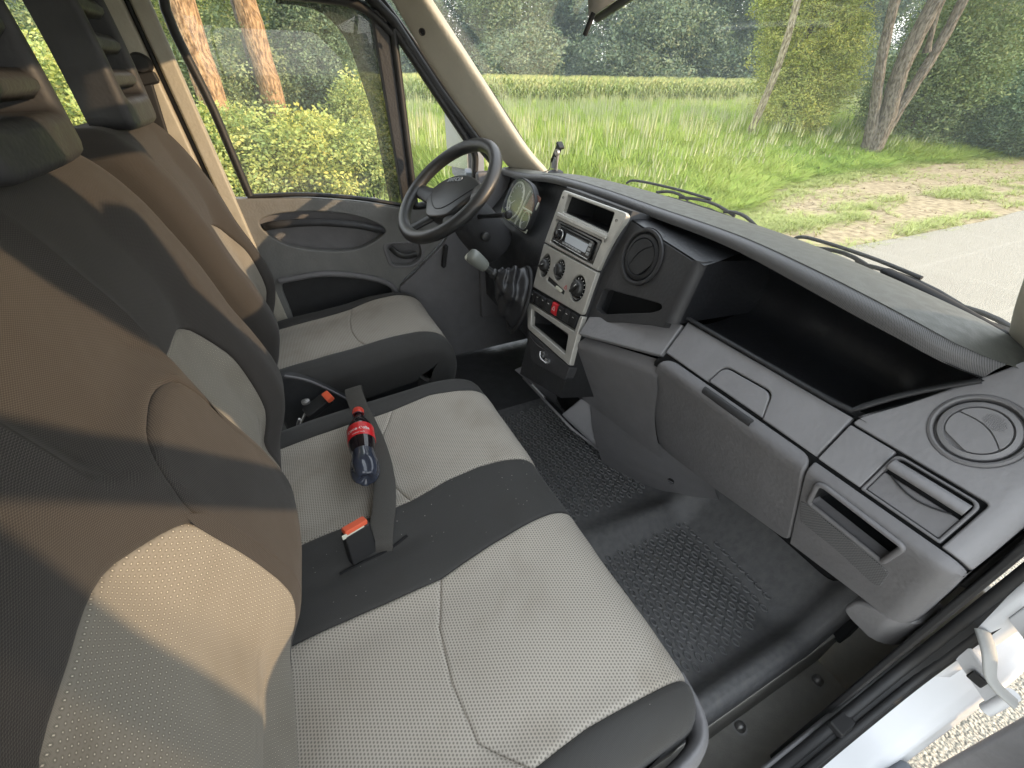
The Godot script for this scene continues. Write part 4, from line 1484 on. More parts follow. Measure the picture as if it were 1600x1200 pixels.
	mb.flat([bl, tl, V(-0.27, 1.060, -0.705), V(-0.25, 0.98, -0.80)])
	put("bin_side", mb, M.grey, b)
	mb = MB.new()
	mb.flat([V(-0.27, 1.050, -0.712), V(0.03, 1.060, -0.715), V(0.05, 0.80, -0.82), V(-0.25, 0.80, -0.82)])
	put("bin_back", mb, M.void, b)
	mb = MB.new()
	box(mb, (tl + tr) * 0.5 + V(-0.01, -0.012, -0.012), V(0.09, 0.016, 0.012), bf.basis, 0.003)
	put("bin_catch", mb, M.steel, b)

func driver_side(d: Node3D) -> void:
	# instrument hood and cluster
	var mb := MB.new()
	grid(mb, func(u: float, w: float) -> Vector3:
		var x := lerpf(-0.84, -0.235, u)
		var y := lerpf(lip(x).y - 0.006, 1.10, w)
		return V(x, y, lip_z(x) - 0.03 + 0.14 * smoothstep(0.05, 0.42, w) - 0.02 * w), 20, 24)
	put("driver_panel", mb, M.charcoal, d)
	mb = MB.new()
	box(mb, V(-0.85, 1.30, -0.86), V(0.03, 0.66, 0.32), Basis.IDENTITY, 0.01)
	put("side_panel", mb, M.mid, d)
	var cf := frame(V(-0.552, 1.568, -0.752), V(0.98, 0, 0.10), V(0, 0.93, -0.36))
	var c := Node3D.new()
	c.name = "instrument_cluster"
	d.add_child(c, true)
	var o := rounded(P2([-0.150, -0.050, -0.125, -0.088, 0.145, -0.078, 0.150, 0.030, 0.06, 0.080, -0.07, 0.088, -0.135, 0.050]), 0.04)
	for k in o.size(): o[k] *= 0.90
	mb = MB.new()
	var big := PackedVector2Array()
	for q in o: big.append(q * 1.06)
	plate(mb, lifted(cf, 0, 0, 0.002), big, 0.02, 0.003, [o])
	put("bezel", mb, M.charcoal, c)
	mb = MB.new()
	plate(mb, lifted(cf, 0, 0, -0.012), o, 0.005, 0.001)
	put("dial_face", mb, M.dial, c)
	mb = MB.new()
	plate(mb, lifted(cf, 0.085, 0.010, -0.009), rounded(P2([-0.05, -0.03, 0.05, -0.028, 0.052, 0.04, -0.02, 0.045]), 0.01), 0.003, 0.0005)
	put("message_display", mb, M.dial_warm, c)
	for q in [[-0.062, -0.002, 0.066], [0.080, -0.045, 0.034], [-0.118, -0.04, 0.026]]:
		var g := Node3D.new()
		g.name = "gauge"
		c.add_child(g, true)
		mb = MB.new()
		lathe(mb, P2([q[2] * 1.06, 0.0, q[2] * 1.02, 0.004, q[2] * 0.96, 0.004, q[2] * 0.94, 0.0]), lifted(cf, q[0], q[1], -0.010), 36)
		put("gauge_ring", mb, M.ivory, g)
		mb = MB.new()
		for k in 13:
			var a := lerpf(-0.7, PI + 0.7, k / 12.0)
			box(mb, cf * V(q[0] + cos(a) * q[2] * 0.82, q[1] + sin(a) * q[2] * 0.82, -0.0095), V(q[2] * 0.14, q[2] * 0.03, 0.001), cf.basis * Basis(Vector3(0, 0, 1), a), 0.0002)
		box(mb, cf * V(q[0] - q[2] * 0.3, q[1] - q[2] * 0.2, -0.007), V(q[2] * 0.75, 0.0022, 0.001), cf.basis * Basis(Vector3(0, 0, 1), 0.55), 0.0002)
		tag(put("gauge_marks", mb, M.print, g), "", "", "", "stuff")
	mb = MB.new()
	wall_rail(mb, cf * V(0.012, -0.078, -0.006), cf * V(0.045, 0.055, -0.006), 0.007, 0.006, cf.basis.z, 0.002)
	wall_rail(mb, cf * V(0.128, -0.070, -0.006), cf * V(0.140, 0.035, -0.006), 0.006, 0.006, cf.basis.z, 0.002)
	wall_rail(mb, cf * V(0.015, -0.078, -0.006), cf * V(0.130, -0.074, -0.006), 0.006, 0.006, cf.basis.z, 0.002)
	wall_rail(mb, cf * V(0.030, -0.008, -0.006), cf * V(0.130, -0.006, -0.006), 0.006, 0.006, cf.basis.z, 0.002)
	put("dial_trim", mb, M.ivory, c)
	mb = MB.new()
	plate(mb, lifted(cf, 0, 0, 0.006), o, 0.002, 0.0005)
	put("cluster_lens", mb, M.clear, c)
	# steering column shroud, stalks, knee panel and bonnet release
	var n := V(0.112, 0.766, 0.633).normalized()
	var w0 := V(-0.575, 1.611, -0.50)
	mb = MB.new()
	tube(mb, [w0 - n * 0.025, w0 - n * 0.07, w0 - n * 0.14, w0 - n * 0.21, w0 - n * 0.27], [0.058, 0.070, 0.082, 0.085, 0.085], [0.050, 0.062, 0.072, 0.078, 0.08], 18, V(1, 0, 0))
	var col := put("column_shroud", mb, M.dark, d)
	mb = MB.new()
	var cb := w0 - n * 0.11
	var tip := V(-0.345, 1.588, -0.610)
	tube(mb, [cb, cb.lerp(tip, 0.45), cb.lerp(tip, 0.9)], [0.010, 0.007, 0.008], null, 10)
	lathe(mb, P2([0.0, -0.012, 0.010, -0.010, 0.014, 0.0, 0.010, 0.010, 0.0, 0.012]), frame(tip, V(0, 1, 0), V(0, 0, 1)), 14)
	put("wiper_stalk", mb, M.black, col)
	mb = MB.new()
	tube(mb, [cb, cb + V(-0.12, 0.01, 0.0), cb + V(-0.20, 0.02, 0.02)], [0.010, 0.008, 0.010], null, 10)
	put("indicator_stalk", mb, M.black, col)
	mb = MB.new()
	lathe(mb, P2([0.017, 0.0, 0.017, 0.02, 0.012, 0.024, 0.0, 0.024]), frame(w0 - n * 0.16 + V(0.085, -0.01, 0.01), V(0, 0, -1), V(0, 1, 0)), 16)
	put("ignition_barrel", mb, M.rim, col)
	mb = MB.new()
	grid(mb, func(u: float, w: float) -> Vector3:
		var x := lerpf(-0.84, -0.22, u)
		return V(x, lerpf(1.42, 0.96, w), -0.755 - 0.10 * w * w + 0.03 * sin(PI * u)), 16, 12)
	put("knee_panel", mb, M.dark, d)
	mb = MB.new()
	wall_rail(mb, V(-0.842, 1.355, -0.548), V(-0.842, 1.255, -0.528), 0.020, 0.024, V(1, 0, 0), 0.007)
	put("bonnet_release", mb, M.black, d)
	# side wall of the footwell between door and dashboard
	mb = MB.new()
	plate(mb, frame(V(-0.862, 0, 0), V(0, 0, -1), V(0, 1, 0)), rounded(P2([0.30, 0.78, 1.0, 0.78, 1.0, 1.42, 0.60, 1.44, 0.545, 1.352, 0.40, 1.236, 0.33, 1.19]), 0.01), 0.02, 0.004)
	put("footwell_side", mb, M.mid, d)
	# console cheek that carries the gear lever
	mb = MB.new()
	grid(mb, func(u: float, w: float) -> Vector3:
		var a := lerpf(0.0, 1.0, u)
		var y := lerpf(1.46, 1.0, w)
		return V(lerpf(-0.215, -0.44, a), y - 0.10 * a, lerpf(-0.625 - 0.27 * (y - 1.25), -0.70 - 0.05 * w, smoothstep(0.1, 1.0, a)) - 0.11 * w * w), 14, 14)
	put("console_cheek", mb, M.dark, d)
	mb = MB.new()
	grid(mb, func(u: float, w: float) -> Vector3:
		return V(lerpf(-0.175, -0.03, u) - 0.10 * w * (1.0 - u), lerpf(1.25, 1.06, w), lerpf(-0.605, -0.70, w) + 0.01 * sin(PI * u)), 8, 8)
	put("console_foot", mb, M.grey, d)
# ---------------------------------------------------------------- steering wheel, gear lever
func controls() -> void:
	var n := V(0.112, 0.766, 0.633).normalized()
	var wf := frame(V(-0.575, 1.611, -0.50), V(0.994, -0.086, -0.071), V(0, 0.637, -0.771))
	wf.basis = wf.basis * Basis(V(0, 0, 1), deg_to_rad(24))
	var w := thing("steering_wheel", "worn black four-spoke steering wheel, turned slightly, in front of the driver seat", "steering wheel")
	var mb := MB.new()
	var pts := []
	for k in 56:
		var a := TAU * k / 56.0
		pts.append(wf * V(cos(a) * 0.197, sin(a) * 0.197, 0.022))
	tube(mb, pts, 0.0225, 0.021, 16, n, true)
	put("rim", mb, M.rim, w)
	for s in [-1.0, 1.0]:
		mb = MB.new()
		tube(mb, spline3([wf * V(s * 0.09, 0.0, -0.008), wf * V(s * 0.14, 0.006, 0.004), wf * V(s * 0.192, 0.014, 0.020)], 5), [0.040, 0.038, 0.036, 0.034, 0.032, 0.030, 0.028, 0.028, 0.030, 0.032, 0.034], 0.011, 12, n)
		put("spoke", mb, M.rim, w)
		mb = MB.new()
		tube(mb, spline3([wf * V(s * 0.035, -0.07, -0.010), wf * V(s * 0.068, -0.12, 0.002), wf * V(s * 0.100, -0.172, 0.020)], 5), [0.032, 0.030, 0.027, 0.024, 0.022, 0.020, 0.020, 0.021, 0.023, 0.026, 0.03], 0.011, 12, n)
		put("spoke", mb, M.rim, w)
	mb = MB.new()
	var hub := spline2(P2([-0.140, 0.024, -0.105, 0.054, -0.05, 0.074, 0.0, 0.079, 0.05, 0.074, 0.105, 0.054, 0.140, 0.024, 0.118, -0.020, 0.085, -0.068, 0.055, -0.098, 0.0, -0.106, -0.055, -0.098, -0.085, -0.068, -0.118, -0.020]), 4, true)
	panel(mb, hub, func(q: Vector2) -> Vector3: return wf * V(q.x, q.y, 0.020 - 0.9 * q.x * q.x - 0.8 * (q.y + 0.02) * (q.y + 0.02)), {"r": 0.010, "depth": 0.045, "cell": 0.014})
	var hb := put("hub_pad", mb, M.rim, w)
	mb = MB.new()
	pts = []
	for k in 15:
		var a := lerpf(0.0, 1.0, k / 14.0)
		var q := Vector2(lerpf(-0.108, 0.108, a), 0.012 - 0.086 * sin(PI * a))
		pts.append(wf * V(q.x, q.y, 0.0203 - 0.9 * q.x * q.x - 0.8 * (q.y + 0.02) * (q.y + 0.02)))
	tube(mb, pts, 0.0022, 0.0016, 6, n)
	put("pad_crease", mb, M.black, hb)
	text("lettering", "IVECO", 0.026, Transform3D(wf.basis * Basis(V(1, 0, 0), -0.10), wf * V(0, 0.050, 0.0175)), M.silver_print, hb, "Droid Sans", 0.003)

	var g := thing("gear_lever", "gear lever with grey-green knob and black leather boot beside the centre stack", "gear lever")
	var c := V(-0.300, 1.335, -0.625)
	var knob := V(-0.322, 1.462, -0.492)
	var ax := (knob - c).normalized()
	var kf := frame(knob, V(1, 0, 0).cross(ax).cross(ax) * -1.0, ax.cross(V(1, 0, 0)) )
	kf = Transform3D(Basis(V(1, 0, 0).slide(ax).normalized(), ax.cross(V(1, 0, 0).slide(ax).normalized()), ax), knob)
	mb = MB.new()
	tube(mb, [c, c.lerp(knob, 0.5), knob], [0.013, 0.011, 0.010], null, 12)
	lathe(mb, P2([0.012, 0.0, 0.016, 0.004, 0.017, 0.012, 0.013, 0.018]), Transform3D(kf.basis, c.lerp(knob, 0.58)), 16)
	put("shaft", mb, M.rim, g)
	mb = MB.new()
	lathe(mb, P2([0.0095, -0.034, 0.017, -0.034, 0.020, -0.026, 0.0225, -0.006, 0.0245, 0.014, 0.024, 0.028, 0.019, 0.036, 0.010, 0.039, 0.0, 0.0395]), kf, 24)
	var kb := put("knob", mb, M.knob_grey, g)
	mb = MB.new()
	box(mb, kf * V(-0.006, -0.010, 0.032), V(0.028, 0.026, 0.014), kf.basis, 0.006)
	put("knob_badge", mb, M.ivory, kb)
	mb = MB.new()
	var nrm := V(-0.25, 0.35, 0.9).normalized()
	var bf := frame(c + V(0.012, -0.02, 0.0), V(0.9, 0.10, 0.2), V(0, 1, -0.35))
	grid(mb, func(u: float, t: float) -> Vector3:
		var a := TAU * u
		var fold := 1.0 + 0.16 * sin(a * 5.0 + t * 4.0) * sin(PI * t) + 0.10 * sin(t * 19.0) * sin(PI * t)
		var r := lerpf(0.098, 0.018, pow(t, 1.15)) * fold
		var mid := bf.origin.lerp(c.lerp(knob, 0.56), t)
		return mid + bf.basis.x * cos(a) * r * 0.92 + bf.basis.y * sin(a) * r * 1.08 + bf.basis.z * 0.012 * sin(PI * t), 48, 24)
	put("boot", mb, M.leather, g)
	mb = MB.new()
	pts = []
	for k in 28:
		var a := TAU * k / 28.0
		pts.append(bf * V(cos(a) * 0.096, sin(a) * 0.112, 0.0))
	tube(mb, pts, 0.008, 0.007, 8, nrm, true)
	put("boot_ring", mb, M.black, g)

# ---------------------------------------------------------------- seats
func seat_map(pr: Prof, x0: float, x1: float, r: float, sgn: float, h: Callable) -> Callable:
	return func(q: Vector2) -> Vector3:
		var a := pr.at(q.y)
		var nn := pr.normal(q.y) * sgn
		var x := clampf(q.x, x0 + r, x1 - r)
		var d := q.x - x
		var an := minf(absf(d) / r, PI / 2)
		var drop := r * (1.0 - cos(an)) + maxf(0.0, absf(d) - r * PI / 2)
		x += signf(d) * r * sin(an)
		var lift: float = h.call(q.x, a.y, a.x) - drop + 0.0045 * soil_noise.get_noise_3d(q.x * 3.2 + 3.0, a.y * 3.2, a.x * 3.2)
		return V(x, a.y + nn.y * lift, a.x + nn.x * lift)

func turned(p: PackedVector2Array) -> PackedVector2Array:
	var q := p.duplicate()
	if area2(q) < 0.0: q.reverse()
	return q

func upholster(parent: Node3D, map: Callable, full: PackedVector2Array, lights: Array, extra: Array, side: float, dark: Material) -> void:
	full = turned(full)
	for k in lights.size():
		lights[k] = turned(lights[k])
	for k in extra.size():
		extra[k] = turned(extra[k])
	var rest: Array[PackedVector2Array] = [full]
	for l in lights + extra:
		var nxt: Array[PackedVector2Array] = []
		for g in rest: nxt.append_array(Geometry2D.clip_polygons(g, l))
		rest = nxt
	for g in rest:
		if absf(area2(g)) < 0.002: continue
		var mb := MB.new()
		panel(mb, g, map, {"r": 0.010, "crease": 0.005, "depth": 0.012, "cell": 0.016, "side": side, "stain": 0.16})
		put("dark_cloth", mb, dark, parent)
	for g in extra:
		var mb := MB.new()
		panel(mb, g, map, {"r": 0.012, "crease": 0.006, "depth": 0.012, "cell": 0.014, "side": side, "stain": 0.14})
		put("dark_pad", mb, dark, parent)
	for g in lights:
		var mb := MB.new()
		panel(mb, g, map, {"r": 0.010, "crease": 0.006, "depth": 0.012, "cell": 0.014, "side": side, "stain": 0.30})
		put("light_cloth", mb, M.cloth_seat if side > 0.0 else M.cloth_light, parent)

func bump01(x: float, a: float, b: float, soft: float) -> float:
	return smoothstep(a - soft, a + soft, x) * (1.0 - smoothstep(b - soft, b + soft, x))

var cush: Prof
var back: Prof
func tz(z: float) -> float:     # length along the cushion for a depth z on its top
	if z > cush.p[0].x: return cush.p[0].x - z
	for i in cush.p.size() - 1:
		if cush.p[i].x >= z and cush.p[i + 1].x <= z and cush.p[i].y > 1.13:
			return cush.l[i] + (cush.l[i + 1] - cush.l[i]) * (cush.p[i].x - z) / maxf(cush.p[i].x - cush.p[i + 1].x, 1e-6)
	return cush.l[-1]
func C(a: Array) -> PackedVector2Array:      # x,z pairs on the cushion
	var r := PackedVector2Array()
	for i in range(0, a.size(), 2): r.append(Vector2(a[i], tz(a[i + 1])))
	return r
func B(a: Array) -> PackedVector2Array:      # x,y pairs on the backrest
	var r := PackedVector2Array()
	for i in range(0, a.size(), 2): r.append(Vector2(a[i], back.of_y(a[i + 1])))
	return r

func headrest(parent: Node3D, cx: float, w: float) -> void:
	var h := Node3D.new()
	h.name = "headrest"
	parent.add_child(h, true)
	# a ladder-shaped plastic shell: outer frame and rounded rungs set a little back
	var xf := frame(V(cx, 1.838, 0.282), V(-1, 0, 0), V(0, 0.996, 0.07))
	var mb := MB.new()
	var hole := rounded(P2([-w * 0.5 + 0.034, 0.062, w * 0.5 - 0.034, 0.062, w * 0.5 - 0.040, 0.325, -w * 0.5 + 0.040, 0.325]), 0.02)
	panel(mb, rounded(P2([-w * 0.5, 0.0, w * 0.5, 0.0, w * 0.5 - 0.008, 0.375, -w * 0.5 + 0.008, 0.375]), 0.03), func(q: Vector2) -> Vector3:
		var e := q.x / (w * 0.5)
		return xf * V(q.x, q.y, 0.014 * (1.0 - e * e) + 0.006 * sin(q.y * 9.0)), {"r": 0.016, "depth": 0.085, "cell": 0.02, "holes": [hole]})
	put("outer_frame", mb, M.dark, h)
	for k in 4:
		mb = MB.new()
		box(mb, xf * V(0, 0.098 + k * 0.066, -0.030), V(w - 0.064, 0.036, 0.066), xf.basis * Basis(V(1, 0, 0), 0.10), 0.014)
		put("cross_bar", mb, M.dark, h)

func seats() -> void:
	cush = Prof.new(spline2(P2([0.205, 1.140, 0.12, 1.152, 0.0, 1.162, -0.14, 1.172, -0.26, 1.178, -0.325, 1.171, -0.372, 1.148, -0.395, 1.105, -0.400, 1.05, -0.385, 0.97]), 5))
	back = Prof.new(spline2(P2([0.200, 1.10, 0.186, 1.165, 0.172, 1.203, 0.148, 1.26, 0.133, 1.338, 0.156, 1.446, 0.184, 1.526, 0.209, 1.633, 0.240, 1.726, 0.270, 1.786, 0.305, 1.83, 0.345, 1.848, 0.40, 1.85]), 5))
	var ce := cush.l[-1]
	var be := back.l[-1]
	# driver seat
	var d := thing("driver_seat", "single driver seat in brown and grey cloth beside the far door", "seat", "cab seats")
	var cm := seat_map(cush, -0.845, -0.338, 0.055, 1.0, func(x: float, _y: float, z: float) -> float: return 0.012 - 0.020 * bump01(x, -0.76, -0.45, 0.035) * smoothstep(-0.40, -0.25, z) + 0.008 * bump01(z, -0.36, -0.12, 0.07))
	var full := PackedVector2Array([Vector2(-0.98, 0.0), Vector2(-0.205, 0.0), Vector2(-0.205, ce - 0.02), Vector2(-0.98, ce - 0.02)])
	var arc := C([-0.458, -0.112, -0.52, -0.088, -0.60, -0.078, -0.69, -0.084, -0.765, -0.105])
	var rear := C([-0.757, 0.215, -0.465, 0.215, -0.463, 0.05])
	rear.append_array(arc)
	var fr := PackedVector2Array(arc)
	fr.reverse()
	fr.append_array(C([-0.452, -0.20, -0.436, -0.31]))
	fr.append_array(PackedVector2Array([Vector2(-0.430, ce - 0.10), Vector2(-0.45, ce - 0.012), Vector2(-0.76, ce - 0.012), Vector2(-0.782, ce - 0.10)]))
	fr.append_array(C([-0.782, -0.31, -0.775, -0.20]))
	upholster(d, cm, full, [rear, fr], [], 1.0, M.cloth_black)
	var bm := seat_map(back, -0.838, -0.330, 0.050, -1.0, func(x: float, y: float, _z: float) -> float:
		return -0.050 * bump01(x, -0.715, -0.455, 0.045) * smoothstep(1.15, 1.24, y) * (1.0 - 0.45 * smoothstep(1.5, 1.7, y)) * (1.0 - smoothstep(1.74, 1.86, y)))
	full = PackedVector2Array([Vector2(-0.97, 0.0), Vector2(-0.20, 0.0), Vector2(-0.20, be), Vector2(-0.97, be)])
	full = rounded(full, [0, 0, 0.10, 0.10])
	var lt := rounded(B([-0.70, 1.085, -0.47, 1.085, -0.445, 1.48, -0.48, 1.58, -0.69, 1.58, -0.725, 1.48]), [0, 0, 0.04, 0.05, 0.05, 0.04])
	upholster(d, bm, full, [lt], [], -1.0, M.cloth_dark)
	var mb := MB.new()
	box(mb, V(-0.585, 1.50, 0.335), V(0.46, 0.68, 0.05), Basis(V(1, 0, 0), 0.24), 0.02)
	put("back_shell", mb, M.dark, d)
	headrest(d, -0.575, 0.30)
	mb = MB.new()
	box(mb, V(-0.585, 0.92, -0.08), V(0.44, 0.30, 0.50), Basis.IDENTITY, 0.02)
	put("seat_base", mb, M.charcoal, d)
	mb = MB.new()
	plate(mb, frame(V(-0.296, 0, 0), V(0, 0, -1), V(0, 1, 0)), rounded(P2([-0.20, 0.98, 0.04, 0.96, 0.06, 1.00, -0.02, 1.10, -0.09, 1.175, -0.155, 1.215, -0.20, 1.19]), 0.04), 0.03, 0.008)
	var rc := put("recliner_cover", mb, M.charcoal, d)
	mb = MB.new()
	tube(mb, spline3([V(-0.29, 1.215, 0.15), V(-0.288, 1.18, 0.09), V(-0.288, 1.105, 0.02), V(-0.29, 1.02, -0.045)], 5), 0.0035, 0.0035, 6)
	put("cover_edge", mb, M.mid, rc)

	# passenger bench
	var b := thing("passenger_bench", "two-place passenger bench seat in brown and light grey cloth nearest the camera", "bench seat", "cab seats")
	var ch := func(x: float, _y: float, z: float) -> float:
		var c := maxf(bump01(x, -0.035, 0.275, 0.04), bump01(x, 0.50, 0.80, 0.04))
		return 0.010 - 0.016 * c * smoothstep(-0.40, -0.25, z) + 0.010 * c * bump01(z, -0.37, -0.10, 0.07) - 0.010 * exp(-pow((x - 0.39) / 0.02, 2.0)) * bump01(z, -0.06, 0.13, 0.05)
	cm = seat_map(cush, -0.145, 0.868, 0.050, 1.0, ch)
	full = PackedVector2Array([Vector2(-0.28, 0.0), Vector2(1.0, 0.0), Vector2(1.0, ce - 0.02), Vector2(-0.28, ce - 0.02)])
	arc = C([0.286, -0.075, 0.22, -0.052, 0.12, -0.043, 0.03, -0.062, -0.048, -0.110])
	rear = C([-0.046, 0.215, 0.280, 0.215, 0.284, 0.06])
	rear.append_array(arc)
	fr = PackedVector2Array(arc)
	fr.reverse()
	fr.append_array(C([0.270, -0.16, 0.263, -0.25, 0.272, -0.34]))
	fr.append_array(PackedVector2Array([Vector2(0.280, ce - 0.10), Vector2(0.26, ce - 0.012), Vector2(-0.02, ce - 0.012), Vector2(-0.04, ce - 0.12)]))
	fr.append_array(C([-0.046, -0.32, -0.060, -0.22]))
	var arc2 := C([0.812, -0.108, 0.75, -0.050, 0.66, -0.040, 0.57, -0.048, 0.492, -0.078])
	var rear2 := C([0.484, 0.215, 0.80, 0.215, 0.806, 0.05])
	rear2.append_array(arc2)
	var fr2 := PackedVector2Array(arc2)
	fr2.reverse()
	fr2.append_array(C([0.806, -0.20, 0.812, -0.31]))
	fr2.append_array(PackedVector2Array([Vector2(0.816, ce - 0.13), Vector2(0.79, ce - 0.012), Vector2(0.47, ce - 0.012), Vector2(0.448, ce - 0.12)]))
	fr2.append_array(C([0.452, -0.34, 0.470, -0.20]))
	upholster(b, cm, full, [rear, fr, rear2, fr2], [], 1.0, M.cloth_black)
	var bh := func(x: float, y: float, _z: float) -> float:
		var c := maxf(bump01(x, 0.01, 0.25, 0.05), bump01(x, 0.545, 0.79, 0.05))
		var low := smoothstep(1.15, 1.24, y) * (1.0 - 0.45 * smoothstep(1.5, 1.7, y)) * (1.0 - smoothstep(1.74, 1.86, y))
		var lump := bump01(x, 0.26, 0.54, 0.03) * smoothstep(1.60, 1.665, y) * (1.0 - smoothstep(1.74, 1.86, y))
		return -maxf(0.052 * c * low, 0.030 * lump) + 0.008 * bump01(x, 0.33, 0.48, 0.06) * bump01(y, 1.2, 1.58, 0.06)
	bm = seat_map(back, -0.150, 0.875, 0.050, -1.0, bh)
	full = PackedVector2Array([Vector2(-0.28, 0.0), Vector2(1.0, 0.0), Vector2(1.0, be), Vector2(-0.28, be)])
	full = rounded(full, [0, 0, 0.12, 0.12])
	lt = rounded(B([0.045, 1.085, 0.295, 1.085, 0.296, 1.53, 0.235, 1.588, 0.045, 1.582, 0.008, 1.50]), [0, 0, 0.03, 0.05, 0.05, 0.05])
	var lt2 := rounded(B([0.512, 1.085, 0.80, 1.085, 0.815, 1.50, 0.77, 1.588, 0.60, 1.588, 0.513, 1.535]), [0, 0, 0.05, 0.05, 0.05, 0.03])
	var pad := rounded(B([0.2965, 1.085, 0.5105, 1.085, 0.5105, 1.56, 0.475, 1.618, 0.335, 1.630, 0.2965, 1.57]), [0, 0, 0.03, 0.06, 0.06, 0.03])
	upholster(b, bm, full, [lt, lt2], [pad], -1.0, M.cloth_dark)
	mb = MB.new()
	box(mb, V(0.362, 1.50, 0.335), V(0.98, 0.68, 0.05), Basis(V(1, 0, 0), 0.24), 0.02)
	put("back_shell", mb, M.dark, b)
	headrest(b, 0.090, 0.30)
	headrest(b, 0.650, 0.30)
	mb = MB.new()
	box(mb, V(0.36, 0.92, -0.07), V(0.90, 0.30, 0.50), Basis.IDENTITY, 0.02)
	put("seat_base", mb, M.charcoal, b)
	mb = MB.new()
	tube(mb, spline3([V(0.80, 1.075, -0.405), V(0.865, 1.075, -0.39), V(0.892, 1.07, -0.34), V(0.897, 1.06, -0.2), V(0.897, 1.05, 0.05)], 5), 0.014, 0.045, 10)
	put("base_trim", mb, M.mid, b)
	mb = MB.new()
	tube(mb, spline3([cm.call(Vector2(0.388, tz(0.095))), cm.call(Vector2(0.384, tz(0.05))), cm.call(Vector2(0.382, tz(0.0))), cm.call(Vector2(0.372, tz(-0.045)))], 4), 0.0035, 0.003, 6)
	put("belt_slot", mb, M.void, b)
	var bit := MB.new()
	box(bit, Vector3.ZERO, V(1.0, 0.6, 1.4), Basis.IDENTITY, 0.2)
	var bits := []
	for k in 80:
		var q := Vector2(rng.randf_range(0.27, 0.50), tz(rng.randf_range(-0.36, 0.14)))
		if k % 4 == 0: q = Vector2(rng.randf_range(-0.12, 0.84), tz(rng.randf_range(-0.36, 0.12)))
		if k % 7 == 0: q = Vector2(0.36 + rng.randfn() * 0.05, tz(-0.30 + rng.randfn() * 0.025))
		bits.append(Transform3D(Basis(V(0, 1, 0), rng.randf() * TAU).scaled(Vector3.ONE * rng.randf_range(0.0004, 0.0014)), (cm.call(q) as Vector3) + V(0, 0.001, 0)))
	tag(many("crumbs", bit.mesh(), M.crumb, bits), "tiny pale crumbs and lint scattered over the passenger bench cushion", "crumbs", "", "stuff")

